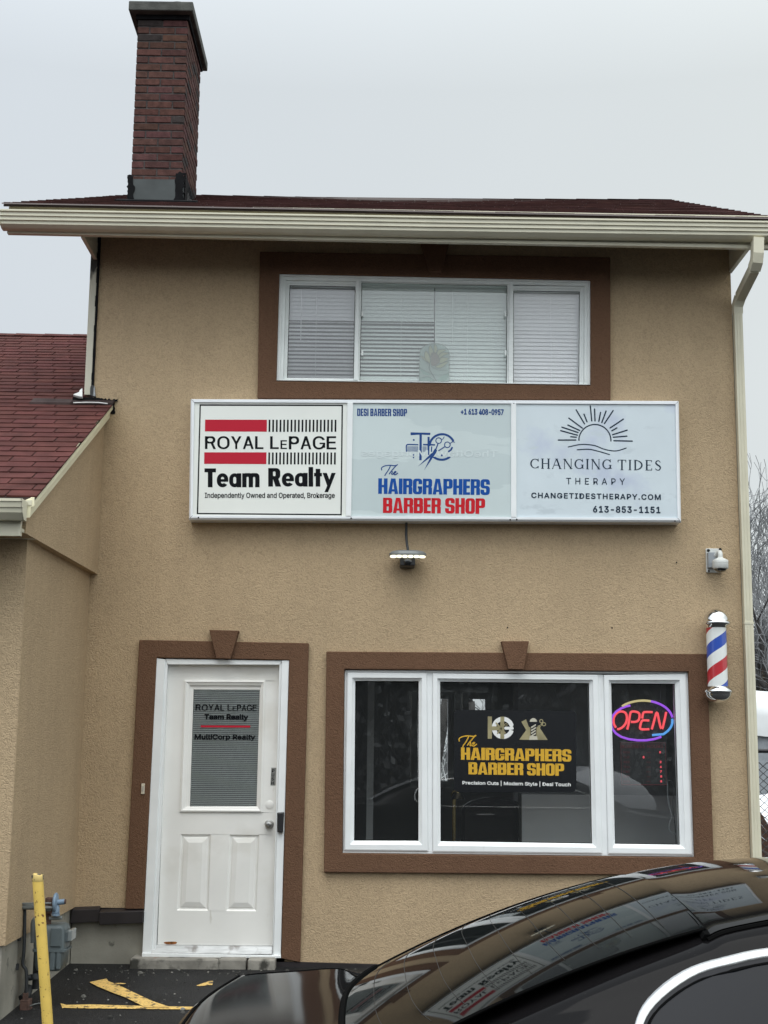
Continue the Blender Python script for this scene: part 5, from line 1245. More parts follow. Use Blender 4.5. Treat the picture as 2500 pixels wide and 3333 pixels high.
letter(m, 'BUSINESS HOURS', hq([(345, 826), (842, 824), (842, 866), (345, 868)]), YH - .001, .01, 1.05)
for k, d in enumerate(('MON', 'TUE', 'WED', 'THU', 'FRI', 'SAT', 'SUN')):
    y = 905 + k * 58; letter(m, d, hq([(365, y), (440, y), (440, y + 26), (365, y + 26)]), YH - .001)
    letter(m, 'AM', hq([(640, y + 8), (690, y + 8), (690, y + 22), (640, y + 22)]), YH - .001)
m.rings([(hq([(332, 803), (871, 803), (884, 1310), (342, 1310)]), YH - .001), (hq([(336, 808), (867, 808), (880, 1304), (346, 1304)]), YH - .001)])
m.build('red_print', dr, hrs)
m = MB()
for (x, y, ch) in ((795, 903, '0'), (597, 962, '8'), (801, 1020, '2'), (804, 1078, '4'), (805, 1135, '7'), (808, 1193, '8'), (808, 1252, '8')):
    letter(m, ch, hq([(x, y), (x + 22, y), (x + 22, y + 28), (x, y + 28)]), YH - .0015, .07)
m.build('lit_digits', lamp_mat('led_red', (1, .09, .13), 1.1), hrs)

# ------------------------------------------------------------------ what stands inside the shop
part_ = thing('partition_screen', 'plain grey half-height partition inside the shop behind the lettered pane', 'partition', (1.6, .8, .06))
a = p3(LC, 845, 668, .8); m = MB(); m.box(a[0], 2.55, .8, .85, .06, a[2]); m.build('panel', 'roomlight', part_)
m = MB(); m.box(a[0] - .02, a[0], .79, .86, .06, a[2] + .01); m.build('edge_post', mat('dark_edge', (.03, .03, .03), .4), part_)
a = p3(LC, 830, 215, 1.5); t2 = thing('room_divider', 'tall grey room divider standing behind the half-height partition', 'room divider', (a[0] + .6, 1.5, .06)); mb = MB(); mb.box(a[0], 2.55, 1.5, 1.56, .06, 2.62); mb.build('panel', mat('divider_grey', (.42, .43, .44), .8, var=(2, .1)), t2)
mb = MB(); mb.box(a[0] - .04, a[0], 1.49, 1.57, .06, 2.64); mb.build('edge_post', 'room', t2)
ch = thing('barber_chair', 'dark barber chair with a rounded back seen through the shop window', 'chair', (.75, 1.0, .06))
hx, hz_ = p3(LC, 735, 690, 1.0)[0], p3(LC, 735, 680, 1.0)[2]
lea = mat('black_leather', (.012, .012, .014), .25)
m = MB(); m.loops([[(hx + math.cos(math.radians(x_)) * .27 * s, .98 + d, hz_ - .12 + .12 * math.sin(math.radians(x_)) * s) for x_ in range(0, 181, 12)] + [(hx - .27 * s, .98 + d, hz_ - .55), (hx + .27 * s, .98 + d, hz_ - .55)] for s, d in ((.9, 0), (1, .03), (1, .09), (.9, .12))], True, True); m.build('backrest', lea, ch, smooth=True)
m = MB(); m.box(hx - .27, hx + .27, 1.1, 1.62, .48, .60); m.build('seat', lea, ch, bevel=.03)
for s in (-1, 1):
    m = MB(); m.box(hx + s * .31 - .035, hx + s * .31 + .035, 1.1, 1.55, .72, .77); m.build('armrest', lea, ch, bevel=.012)
m = MB(); m.lathe([(.30, .06), (.30, .075), (.06, .11), (.055, .46), (.12, .48)], (hx, 1.35, 0), 28); m.build('pedestal', 'chrome', ch, smooth=True)
st = thing('floor_lamp', 'thin brass floor lamp standing behind the shop window', 'lamp', (.45, .75, .06))
brass = mat('brass', (.62, .47, .20), .18, metal=1.0); dull = mat('dark_brass', (.05, .042, .03), .3, metal=1)
a = p3(LC, 571, 660, .7); b_ = p3(LC, 595, 860, .7)
m = MB(); m.tube([(a[0], .7, .08), (a[0], .7, a[2] - .05)], .016, 12); m.lathe([(.13, .06), (.13, .075), (.02, .09)], (a[0], .7, 0), 24); m.build('stem', brass, st, smooth=True)
m = MB(); m.tube(cr([(a[0], .7, a[2] - .06), (a[0] - .015, .68, a[2] - .01), (a[0] + .01, .66, a[2] + .015), (a[0] + .03, .65, a[2] - .005)], 5), .014, 10); m.build('arm', brass, st, smooth=True)
m = MB(); m.lathe([(.03, 0), (.05, -.04), (.052, -.05)], (a[0] + .03, .65, a[2]), 20); m.build('lamp_shade', dull, st, smooth=True)

# ------------------------------------------------------------------ yellow bollard
b0 = ((0, 2700), .2863)
YBOL = -2.25
t_, bt = at(122, 2852, YBOL), at(155, 3333, YBOL)
rbo = (at(142, 2900, YBOL)[0] - at(107, 2900, YBOL)[0]) / 2
gz = ground_z(YBOL); k = (bt[2] - (gz - .25)) / (t_[2] - bt[2]); ft_ = bt + (bt - t_) * k
bol = thing('bollard', 'leaning yellow pipe bollard with rust spots in front of the gas meter', 'bollard', tuple(bt))
mb = MB(); ax = (t_ - ft_) / np.linalg.norm(t_ - ft_)
mb.tube([tuple(ft_), tuple(lerp(ft_, t_, .5)), tuple(t_)], rbo, 28, cap=False); mb.build('pipe', 'bollard', bol, smooth='all')
mb = MB(); lp = []
for r_, h_ in ((rbo * 1.0, -.03), (rbo * 1.08, -.024), (rbo * 1.1, .006), (rbo * .96, .012), (rbo * .86, .004), (rbo * .8, -.012), (.001, -.014)):
    lp.append([(t_[0] + r_ * math.cos(a_) + ax[0] * h_, t_[1] + r_ * math.sin(a_), t_[2] + h_ + (.004 * math.sin(3 * a_ + 1) if h_ > 0 else 0)) for a_ in [2 * math.pi * k_ / 28 for k_ in range(28)]])
mb.loops(lp, False, True); mb.build('torn_cap', mat('worn_yellow', (.62, .46, .16), .6, stains=[(30, .5, .56, (.05, .05, .045))]), bol, smooth='all')

# ------------------------------------------------------------------ gas meter
YM = -1.55
g = lambda x, y, Y=YM: p3(b0, x, y, Y)
gm = thing('gas_meter', 'grey gas meter with a blue regulator and rusty pipes behind the yellow bollard', 'gas meter', (g(560, 1600)[0], YM, ground_z(YM)))
def boxpx(m, x0, y0, x1, y1, yf, yb, Y=YM):
    a = g(x0, y0, Y); b_ = g(x1, y1, Y); m.box(a[0], b_[0], yf, yb, b_[2], a[2]); return m
def rr_(x0, x1, y0, y1, r, n=4):
    o_ = []
    for cx, cy, a0 in ((x1 - r, y1 - r, 0), (x0 + r, y1 - r, 90), (x0 + r, y0 + r, 180), (x1 - r, y0 + r, 270)):
        for k_ in range(n + 1): a_ = math.radians(a0 + 90 * k_ / n); o_.append((cx + r * math.cos(a_), cy + r * math.sin(a_)))
    return o_
def shell(zs_, nm_, m_='meter'):
    m = MB(); m.loops([[(x, y, z) for x, y in rr_(x0, x1, y0, y1, r)] for x0, x1, y0, y1, r, z in zs_], True, True); return m.build(nm_, m_, gm, smooth=True)
xl, xr_ = g(380, 1400)[0], g(738, 1400)[0]; zt = g(560, 1085)[2]; zm = g(560, 1375)[2]; zb_ = g(560, 1615)[2]
shell([(xl + .02, xr_ - .035, YM + .01, YM + .16, .02, zt), (xl + .008, xr_ - .018, YM - .005, YM + .18, .025, zt - .012), (xl, xr_ - .008, YM - .012, YM + .19, .03, zt - .035), (xl, xr_ - .004, YM - .012, YM + .19, .03, zm)], 'upper_case')
shell([(xl - .008, xr_ + .006, YM - .02, YM + .198, .03, zm + .006), (xl - .008, xr_ + .006, YM - .02, YM + .198, .03, zm - .008)], 'flange')
shell([(xl + .002, xr_ - .008, YM - .010, YM + .19, .03, zm - .008), (xl + .006, xr_ - .012, YM - .006, YM + .185, .03, zb_ + .035), (xl + .02, xr_ - .035, YM + .01, YM + .165, .02, zb_)], 'lower_case')
m = MB(); boxpx(m, 585, 1110, 700, 1330, YM - .022, YM - .008); boxpx(m, 575, 1370, 625, 1600, YM - .018, YM); boxpx(m, 650, 1370, 690, 1590, YM - .018, YM); m.build('case_ribs', 'meter', gm, bevel=.006)
m = MB(); boxpx(m, 705, 1165, 780, 1290, YM + .02, YM + .14); m.build('index_box', 'meter', gm, bevel=.006)
m = MB(); boxpx(m, 765, 1150, 806, 1280, YM + .01, YM + .15); m.build('index_window', mat('dusty_clear_cover', (.17, .19, .19), .2), gm, bevel=.006)
# left inlet elbow and riser
m = MB(); e_ = [g(420, 1045), g(375, 1045), g(350, 1070), g(345, 1120), g(345, 1310)]
m.tube(cr([(p[0], YM + .09, p[2]) for p in e_], 5), .021, 12); m.build('inlet_elbow', 'pipe', gm, smooth=True)
m = MB(); m.tube([(g(385, 1330)[0], YM + .10, g(385, 1330)[2]), (g(385, 1330)[0], YM + .10, g(0, 1840)[2])], .022, 12); m.tube([(g(385, 0)[0], YM + .10, g(0, 1840)[2] + .02), (g(375, 0)[0], YM + .08, g(0, 1900)[2]), (g(330, 0)[0], YM + .04, g(0, 1940)[2])], .026, 12); m.build('riser', 'pipedark', gm, smooth=True)
m = MB(); m.tube([tuple(g(300, 1690, YM + .05)), tuple(g(420, 1670, YM + .05))], .019, 10); m.tube([tuple(g(395, 1640, YM + .03)), tuple(g(410, 1700, YM + .03))], .024, 10); m.build('valve', 'pipedark', gm, smooth=True)
m = MB(); dp = [g(272, 900), g(272, 1000), g(268, 1250), g(262, 1400), g(250, 1540), g(285, 1600), g(293, 1700), g(290, 1860)]
m.tube(cr([(p[0], YM + .02, p[2]) for p in dp], 5), .0105, 10)
for y0, y1 in ((905, 985), (1190, 1270), (1530, 1600)): m.tube([(g(270, 0)[0] - (.004 if y0 > 1500 else 0), YM + .02, g(0, y0)[2]), (g(268, 0)[0] - (.004 if y0 > 1500 else 0), YM + .02, g(0, y1)[2])], .0145, 10)
m.build('drop_pipe', 'pipedark', gm, smooth=True)
m = MB(); m.tube([tuple(g(240, 882)), tuple(g(385, 882)), tuple(g(590, 905))], .0165, 12); m.build('header_pipe', 'pipe', gm, smooth=True)
m = MB(); m.tube(cr([tuple(p) for p in (g(585, 838, YM - .03), g(300, 842, YM - .02), g(165, 848), g(140, 880), g(118, 1200), g(110, 1260))], 4), .0055, 8); m.tube([tuple(g(595, 890, YM - .03)), tuple(g(480, 890, YM - .03))], .007, 8); m.build('vent_tube', 'pipe', gm, smooth=True)
m = MB(); boxpx(m, 515, 780, 605, 895, YM + .0, YM + .06); m.tube([tuple(g(550, 900, YM + .04)), tuple(g(550, 1090, YM + .04))], .018, 12); m.tube([tuple(g(585, 900)), tuple(g(585, 960))], .013, 10); boxpx(m, 525, 930, 580, 955, YM - .0, YM + .07); m.build('rusty_union', 'rustpipe', gm, bevel=.003)
rgx, rgz = g(632, 830)[0], g(632, 830)[2]
m = MB(); m.lathe([(.012, -.012), (.055, -.008), (.060, 0), (.055, .008), (.03, .014), (.0, .014)], (rgx, YM - .0, rgz), 32, 'x'); reg = m.build('regulator', 'meterblue', gm, smooth=True)
m = MB(); m.tube([(rgx + .008, YM, rgz), tuple(g(735, 820))], .017, 14); m.build('spring_cap', 'meterblue', reg, smooth=True)
m = MB(); a = g(737, 820); m.tube([tuple(a), (a[0] + .006, a[1], a[2])], .015, 14); m.build('cap_end', 'rustpipe', reg)
m = MB(); m.lathe([(.018, g(0, 945)[2]), (.023, g(0, 940)[2]), (.023, g(0, 870)[2]), (.014, g(0, 845)[2])], (g(680, 0)[0], YM, 0), 20); m.lathe([(.026, g(0, 975)[2]), (.026, g(0, 945)[2])], (g(680, 0)[0], YM, 0), 20); m.build('body', 'meterblue', reg, smooth=True)
m = MB(); m.tube([tuple(g(560, 1010, YM + .02)), tuple(g(705, 1005, YM + .02))], .011, 10); m.tube([tuple(g(610, 970)), tuple(g(645, 975))], .012, 8); m.build('cross_pipe', 'pipe', gm, smooth=True)
m = MB(); boxpx(m, 235, 1935, 335, 2080, YM - .02, YM + .06); boxpx(m, 258, 1865, 305, 1940, YM, YM + .04); boxpx(m, 225, 2030, 345, 2110, YM - .01, YM + .05); m.build('clamp', 'rustpipe', gm, bevel=.004)
m = MB(); m.tube(cr([tuple(p) for p in (g(330, 2010), g(400, 1985), g(470, 1975, YM + .06), g(500, 1990, YM + .1))], 4), .003, 6); m.build('ground_wire', 'pipe', gm)

# ------------------------------------------------------------------ the parked car
YC, CG = -6.77, -.165
car = thing('parked_car', 'glossy black sedan parked in front of the facade with chrome window surround', 'car', (1.6, YC, CG))
# stations along the car, rear to front: x, centre z, roof-edge half width, edge z, belt half width, belt z, plan bend
ST = [(-.475, .30, .50, .30, .70, .29, .12), (-.500, .52, .60, .515, .74, .49, .11), (-.503, .74, .66, .735, .77, .70, .10), (-.497, .868, .70, .862, .79, .825, .095), (-.470, .898, .74, .892, .81, .872, .09), (-.425, .908, .745, .904, .818, .886, .085), (-.25, .920, .75, .915, .832, .896, .05), (-.10, .930, .74, .924, .84, .898, .02), (-.03, .937, .70, .905, .842, .890, .01), (.06, .980, .615, .938, .845, .880, 0),
      (.20, 1.053, .60, 1.006, .848, .872, 0), (.36, 1.122, .59, 1.074, .85, .866, 0), (.54, 1.192, .583, 1.144, .85, .868, 0), (.70, 1.243, .577, 1.198, .85, .868, 0), (.78, 1.266, .575, 1.228, .85, .868, 0), (1.0, 1.303, .57, 1.262, .85, .866, 0), (1.3, 1.320, .57, 1.276, .85, .866, 0), (1.7, 1.318, .57, 1.272, .85, .862, 0), (2.1, 1.285, .57, 1.240, .85, .855, 0), (2.5, 1.190, .58, 1.145, .85, .845, 0), (2.85, 1.03, .60, .99, .845, .835, 0), (3.05, .92, .62, .89, .84, .825, 0), (3.2, .86, .64, .835, .835, .80, -.01), (3.6, .82, .66, .79, .825, .75, -.05), (4.0, .76, .66, .73, .80, .69, -.12), (4.2, .68, .64, .66, .78, .62, -.18), (4.3, .52, .62, .51, .76, .49, -.22), (4.31, .30, .60, .30, .74, .29, -.24)]
def prof_(s):
    X, zc, we, ze, wb, zb_, bend = s; lo = min(zc - .02, .44)
    half = [(0, zc), (.5 * we, zc - .22 * (zc - ze)), (we, ze), (we + .30 * (wb - we), ze - .17 * (ze - zb_)), (we + .66 * (wb - we), ze - .52 * (ze - zb_)), (wb, zb_), (wb + .055, min(zb_ - .13, max(zb_ * .9 - .06, .2))), (wb + .08, min(.40, zb_ * .6)), (wb + .06, min(.14, zb_ * .35)), (wb - .03, CG + .16)]
    full = [(-y, z) for y, z in reversed(half[1:])] + half
    return [np.array((X + bend * (abs(y) / .86) ** 2.4, YC + y, z)) for y, z in full]
PG = np.array([prof_(s) for s in ST]); NU, NV = PG.shape[0], PG.shape[1]
def cub(p0, p1, p2, p3_, t): return .5 * ((2 * p1) + (-p0 + p2) * t + (2 * p0 - 5 * p1 + 4 * p2 - p3_) * t * t + (-p0 + 3 * p1 - 3 * p2 + p3_) * t ** 3)
def S(u, v):
    """smooth body surface; u station index, v profile index (0 far bottom .. NV-1); centre v = 9"""
    u = min(max(u, 0), NU - 1.0001); v = min(max(v, 0), NV - 1.0001); i, j = int(u), int(v); fu, fv = u - i, v - j
    rows = []
    for ii in (i - 1, i, i + 1, i + 2):
        ii = min(max(ii, 0), NU - 1); r_ = PG[ii]; rows.append(cub(r_[max(j - 1, 0)], r_[j], r_[j + 1], r_[min(j + 2, NV - 1)], fv))
    return cub(rows[0], rows[1], rows[2], rows[3], fu)
def Nn(u, v):
    a = S(u + .02, v) - S(u - .02, v); b_ = S(u, v + .02) - S(u, v - .02); n = np.cross(a, b_); n = n / (np.linalg.norm(n) + 1e-12)
    c_ = np.array((1.6, YC, .55)); p = S(u, v); return n if np.dot(n, p - c_) > 0 else -n
def So(u, v, d): return tuple(S(u, v) + Nn(u, v) * d)
xs_ = [s[0] for s in ST]
def u_of(x):
    for i in range(3, NU - 1):
        if xs_[i] <= x <= xs_[i + 1]:
            lo, hi = i, i + 1
            for _ in range(30):
                m_ = (lo + hi) / 2
                if S(m_, 9)[0] < x: lo = m_
                else: hi = m_
            return (lo + hi) / 2
    return NU - 1
mb = MB(); US = np.linspace(0, NU - 1, (NU - 1) * 5 + 1); VS = np.linspace(0, NV - 1, (NV - 1) * 5 + 1)
mb.loops([[tuple(S(u, v)) for v in VS] for u in US], True, True, closed=False)
body = mb.build('body', 'paint', car, smooth='all')
def patch(nm_, m_, us, vfun, d, par, nv=24):
    m = MB(); m.loops([[So(u, lerp(vfun(u)[0], vfun(u)[1], k_ / nv), d) for k_ in range(nv + 1)] for u in us], closed=False); return m.build(nm_, m_, par, smooth='all')
ug0, ug1 = u_of(-.045), u_of(.715)
gv = lambda u: (9 - 2.02 * (1 - .16 * max(0, 1 - (u - ug0) / 1.2) ** 2), 9 + 2.02 * (1 - .16 * max(0, 1 - (u - ug0) / 1.2) ** 2))
def seam(nm_, pts, r, m_='rubber', par=None):
    m = MB(); m.tube(pts, r, 6); return m.build(nm_, m_, par or car, smooth=True)
m = MB(); nv = 28
rows = []
GX0, GX1, GZ0, GZ1 = -.062, .722, .940, 1.262
for i_ in range(31):
    f = i_ / 30; row = []
    for k_ in range(nv + 1):
        s_ = k_ / nv * 2 - 1; x0_ = GX0 + .085 * abs(s_) ** 3; x = lerp(x0_, GX1, f); t_ = (x - GX0) / (GX1 - GX0); dX = GX1 - GX0
        z = GZ0 * (2 * t_ ** 3 - 3 * t_ ** 2 + 1) + GZ1 * (-2 * t_ ** 3 + 3 * t_ ** 2) + dX * .58 * (t_ ** 3 - 2 * t_ ** 2 + t_) + dX * .245 * (t_ ** 3 - t_ ** 2)
        wy = lerp(.635, .572, t_) * s_; z -= lerp(.042, .044, t_) * s_ * s_
        row.append((x, YC + wy, z + .004))
    rows.append(row)
m.loops(rows, closed=False); rg = m.build('rear_window', 'carglass', car, smooth='all')
seam('window_seal', [Vector(p) for p in rows[0]] , .009, par=rg); seam('window_seal', [Vector(r_[0]) for r_ in rows], .004, par=rg); seam('window_seal', [Vector(r_[-1]) for r_ in rows], .004, par=rg)
hm = MB()
for i_ in range(3, 30, 3): hm.tube([(x, y, z + .0008) for x, y, z in rows[i_][2:-2]], .0007, 4, False)
hm.build('heater_lines', mat('heater_line', (.03, .028, .024), .7), rg)
ur1 = u_of(2.1)
patch('roof_panel', mat('gloss_black_roof', (.006, .006, .006), .03, ior=1.18), np.linspace(u_of(.728), ur1, 40), lambda u: (9 - 2.04, 9 + 2.04), .003, car)
seam('roof_seam', [Vector(So(u_of(.722), v, .001)) for v in np.linspace(6.9, 11.1, 30)], .012)
for s_ in (-1, 1): seam('roof_channel', [Vector(So(u, 9 + s_ * 2.13, .0005)) for u in np.linspace(u_of(.722), ur1, 40)], .006)
patch('windscreen', 'carglass', np.linspace(u_of(2.2), u_of(3.02), 24), lambda u: (9 - 2.05, 9 + 2.05), .004, car)
# boot lid shut lines and lip
for uu in (4.15,): seam('boot_seam', [Vector(So(uu + .25 * abs(v - 9) ** 2 * .12, v, .0008)) for v in np.linspace(5.6, 12.4, 40)], .0045)
for s_ in (-1, 1): seam('boot_seam', [Vector(So(u, 9 + s_ * 2.75, .0005)) for u in np.linspace(4.8, ug0 + .8, 24)], .0035)
# side windows with chrome surround (near and far side)
DLO = [(x, z - .010) for x, z in [(.530, 1.000), (.545, 1.054), (.580, 1.098), (.659, 1.147), (.742, 1.174), (.85, 1.195), (1.1, 1.215), (1.5, 1.222), (1.9, 1.205), (2.25, 1.145), (2.55, 1.05), (2.78, .95), (2.86, .895), (2.7, .888), (2.0, .893), (1.3, .895), (.85, .90), (.62, .925), (.545, .955)]]
def side_pt(x, z, sg, d):
    u = u_of(x); lo, hi = 2.0, 5.6
    for _ in range(28):
        m_ = (lo + hi) / 2
        if S(u, 9 + sg * m_)[2] > z: lo = m_
        else: hi = m_
    return So(u, 9 + sg * (lo + hi) / 2, d)
dl = cr(DLO, 4, True)
for sg in (-1, 1):
    cx_ = 1.7; m = MB(); lp = []
    top = [p for p in dl]
    xs2 = np.linspace(.535, 2.85, 46)
    def zrange(x):
        zz_ = []
        for a, b_ in zip(dl, dl[1:] + dl[:1]):
            if (a[0] - x) * (b_[0] - x) <= 0 and a[0] != b_[0]: zz_.append(a[1] + (b_[1] - a[1]) * (x - a[0]) / (b_[0] - a[0]))
        return min(zz_), max(zz_)
    for x in xs2:
        z0, z1 = zrange(x); lp.append([side_pt(x, lerp(z0, z1, k_ / 8), sg, .005) for k_ in range(9)])
    m.loops(lp, closed=False); sw = m.build('side_window', 'sideglass', car, smooth='all')
    m = MB(); pa = [Vector(side_pt(x, z, sg, .006)) for x, z in dl]; pa.append(pa[0])
    big = [Vector(side_pt(1.7 + (x - 1.7) * 1.005, .98 + (z - .98) * 1.03, sg, .009)) for x, z in dl]; cen = sum(pa, Vector()) / len(pa)
    inn = [Vector(side_pt(1.7 + (x - 1.7) * .994, .98 + (z - .98) * .962, sg, .009)) for x, z in dl]
    big2 = [Vector(side_pt(1.7 + (x - 1.7) * 1.006, .98 + (z - .98) * 1.04, sg, -.002)) for x, z in dl]; inn2 = [Vector(side_pt(1.7 + (x - 1.7) * .993, .98 + (z - .98) * .952, sg, .002)) for x, z in dl]
    lps = [big2, big, inn, inn2]; m.loops([[tuple(p) for p in l_] for l_ in lps]); m.build('window_trim', 'carchrome', car, smooth='all')
    m = MB(); i3 = [Vector(side_pt(1.7 + (x - 1.7) * .985, .98 + (z - .98) * .91, sg, .007)) for x, z in dl]; m.loops([[tuple(p) for p in l_] for l_ in (inn2, i3)]); m.build('window_rubber', 'rubber', car)
    seam('door_seam', [Vector(side_pt(1.75 + .02 * k_, lerp(.86, .2, k_ / 8), sg, .001)) for k_ in range(9)], .004)
    m = MB(); m.tube([side_pt(1.25, .76, sg, .03), side_pt(1.45, .765, sg, .034)], .012, 8); m.build('door_handle', 'carchrome', car, smooth=True)
    for xw in (.62, 3.42):
        yw = YC + sg * .80; w = MB(); w.lathe([(.19, -.10), (.30, -.10), (.325, -.08), (.33, 0), (.325, .09), (.30, .105), (.22, .108)], (0, 0, 0), 40, 'y')
        w.v = [(x + xw, y * sg + yw + sg * .045, z + CG + .33) for x, y, z in w.v]; wh = w.build('wheel', mat('tyre', (.018, .018, .018), .8), car, smooth=True)
        r_ = MB()
        r_.lathe([(.222, .06), (.222, .11), (.205, .112), (.2, .08)], (0, 0, 0), 40, 'y', False)
        for k_ in range(10):
            a_ = 2 * math.pi * k_ / 10; r_.loops([[(math.cos(a_) * rr2 + math.cos(a_ + 1.57) * w2, yy, math.sin(a_) * rr2 + math.sin(a_ + 1.57) * w2) for w2, yy in ((-.014, .08), (.014, .08), (.014, .11), (-.014, .11))] for rr2 in (.03, .21)], True, True)
        r_.lathe([(.05, .07), (.05, .118), (.03, .122), (.0, .122)], (0, 0, 0), 20, 'y', False)
        r_.v = [(x + xw, y * sg + yw + sg * .045, z + CG + .33) for x, y, z in r_.v]; r_.build('rim', mat('alloy', (.45, .46, .47), .3, metal=1), wh, smooth=True)
    tl = [So(lerp(2.3, 3.6, a_), 9 + sg * lerp(2.6, 5.4, b_), .005) for a_, b_ in ((0, 0), (0, 1), (1, 1), (1, 0))]
    m = MB(); m.loops([[So(lerp(1.8, 2.75, a_ / 6), 9 + sg * lerp(2.3, 5.5, b_ / 10), .005) for b_ in range(11)] for a_ in range(7)], closed=False); m.build('tail_light', 'tail', car, smooth='all')
    m = MB(); m.loops([[So(lerp(23.2, 24.2, a_ / 6), 9 + sg * lerp(2.4, 5.4, b_ / 10), .005) for b_ in range(11)] for a_ in range(7)], closed=False); m.build('headlight', 'alu', car, smooth='all')
m = MB(); m.box(-.56, -.53, YC - .26, YC + .26, .52, .63); m.build('number_plate', 'white', car, bevel=.004)

mb = MB(); r = random.Random(77)
for k_ in range(420):
    x = r.uniform(-2.1, .4); y = r.uniform(-2.4, -.06) if k_ % 3 else r.uniform(-.35, -.17); s_ = r.uniform(.003, .009) if k_ % 14 else r.uniform(.012, .022); z = ground_z(y); k2 = r.choice((.25, .4, .6, 1.2)) if k_ % 11 else 2.0
    mb.loops([[(x + s_ * f * math.cos(a_) * r.uniform(.7, 1.3), y + s_ * f * math.sin(a_) * r.uniform(.7, 1.3), z + hh * s_) for a_ in (0, 1.25, 2.5, 3.75, 5)] for f, hh in ((1, -.1), (.8, .5), (.3, .75))], False, True, True, (k2, k2, k2 * .95))
o = mb.build('grit', mat('grit_stone', (.10, .098, .092), .9, attr='tint')); struct(o, 'stuff')

# ------------------------------------------------------------------ beyond the right-hand corner
def bare_tree(label, px, py, Y, h, lean, seed, spread=.55, thick=.16, group='bare trees beyond the right corner', base=0):
    r = random.Random(seed); p0 = at(px, py, Y); x0 = p0[0]
    t = thing('bare_tree', label, 'tree', (x0, Y, base), group)
    tr, tw = MB(), MB()
    def grow(p, d, L_, rad, dep):
        n = 4; pts = [p]; dd = d.copy()
        for k_ in range(n):
            dd = (dd + Vector((r.uniform(-.16, .16), r.uniform(-.16, .16), r.uniform(-.04, .12)))).normalized(); pts.append(pts[-1] + dd * L_ / n)
        rs = [max(lerp(rad, rad * .55, k_ / n), .009) for k_ in range(n + 1)]
        (tr if dep < 4 else tw).tube(pts, rs, 6 if dep < 2 else 4 if dep < 4 else 3, cap=dep < 2)
        if dep >= 6: return
        for k_ in range(r.choice((2, 3, 3)) if dep else 4):
            i = r.choice((2, 3, 4)) if k_ else 4; a_ = r.uniform(0, 6.28); ang_ = r.uniform(.25, spread + .25)
            x_ = dd.orthogonal().normalized(); y_ = dd.cross(x_); nd = (dd * math.cos(ang_) + (x_ * math.cos(a_) + y_ * math.sin(a_)) * math.sin(ang_) + Vector((0, 0, .12))).normalized()
            grow(pts[i], nd, L_ * r.uniform(.58, .82), rs[i] * r.uniform(.55, .72), dep + 1)
    grow(Vector((x0, Y, base - .1)), Vector((lean, 0, 1)).normalized(), h * .34, thick, 0)
    tr.build('trunk', 'bark', t, smooth='all'); tw.build('twigs', 'frost', t)
    return t
bare_tree('tall dark bare tree furthest right, its trunk cut by the edge of the view', 2505, 2000, 24, 8.6, .02, 5, thick=.26)
bare_tree('thin leaning bare tree just right of the downspout', 2468, 2000, 25, 6.4, -.10, 11, thick=.13)
bare_tree('frosted bare tree standing behind the other two', 2490, 2000, 33, 10.5, .0, 23, thick=.16)
bare_tree('slender bare tree between the leaning tree and the tall dark one', 2478, 2000, 28, 8.2, .06, 47, thick=.11)
bare_tree('pale frosted bare tree rising just clear of the downspout', 2455, 2000, 30, 9.0, .03, 61, thick=.10)
bare_tree('dark forked bare tree in front of the shed roof', 2488, 2000, 26, 6.0, -.05, 67, thick=.15)
bare_tree('tall frosted bare tree farthest back of the group', 2500, 2000, 38, 12.5, -.02, 71, thick=.18)
bare_tree('crooked bare tree low behind the downspout', 2446, 2000, 26, 5.6, .12, 53, thick=.10)
bare_tree('bare tree behind the building seen through the shop back window', 1560, 2300, 16, 7.5, .05, 31, thick=.20, group='bare trees behind the building')
bare_tree('slim bare tree behind the building left of the other one', 1400, 2300, 19, 8, .0, 37, thick=.15, group='bare trees behind the building')
# low shed roof, frosted brush, white covered trailer, chain-link fence
sh = thing('shed', 'low dark roofed shed behind the frosted brush', 'shed', tuple([at(2480, 2100, 31)[0] + 1, 31, 0]))
z0, z1 = at(2470, 2112, 30)[2], at(2470, 2075, 30)[2]; xx = at(2380, 2100, 30)[0]
m = MB(); m.loops([[(x, 30, z0), (x, 33, z1 + .5), (x, 36, z0)] for x in (xx, xx + 9)], True, True); m.build('roof', 'slate', sh)
m = MB(); m.box(xx + .3, xx + 8.7, 30.4, 35.6, -.1, z0 - .01); m.build('wall', 'wood', sh)
mb = MB(); r = random.Random(3); xa = at(2390, 2200, 27)[0]; zt = at(2470, 2140, 27)[2]
for k_ in range(900):
    x = xa + r.uniform(-.2, 6); y = 27 + r.uniform(-.8, 1.2); z = r.uniform(0, zt * .93); L_ = r.uniform(.25, .9); d = Vector((r.uniform(-.9, .9), r.uniform(-.5, .5), r.uniform(.2, 1))).normalized()
    k2 = r.choice((.5, .8, 1.0, 2.6)); p = Vector((x, y, z)); mb.tube([p, p + d * L_ * .5 + Vector((0, 0, .03)), p + d * L_ + Vector((0, 0, -.05))], [.016, .013, .006], 3, False, (k2, k2 * 1.02, k2 * 1.1))
for k_ in range(1500):
    x = xa + r.uniform(-.2, 6); y = 27.4 + r.uniform(-.5, 1.2); z = r.uniform(0, zt * .9); s_ = r.uniform(.05, .13); k2 = r.choice((.4, .6, .9, 1.3)); a_ = Vector((r.uniform(-1, 1), r.uniform(-1, 1), r.uniform(-1, 1))).normalized() * s_; b_ = a_.orthogonal().normalized() * s_
    mb.add([(x - a_.x, y - a_.y, z - a_.z), (x + b_.x, y + b_.y, z + b_.z), (x + a_.x, y + a_.y, z + a_.z), (x - b_.x, y - b_.y, z - b_.z)], [(0, 1, 2, 3)], (k2, k2, k2 * .9))
o = mb.build('brush', 'brush'); struct(o, 'stuff')
mb = MB()
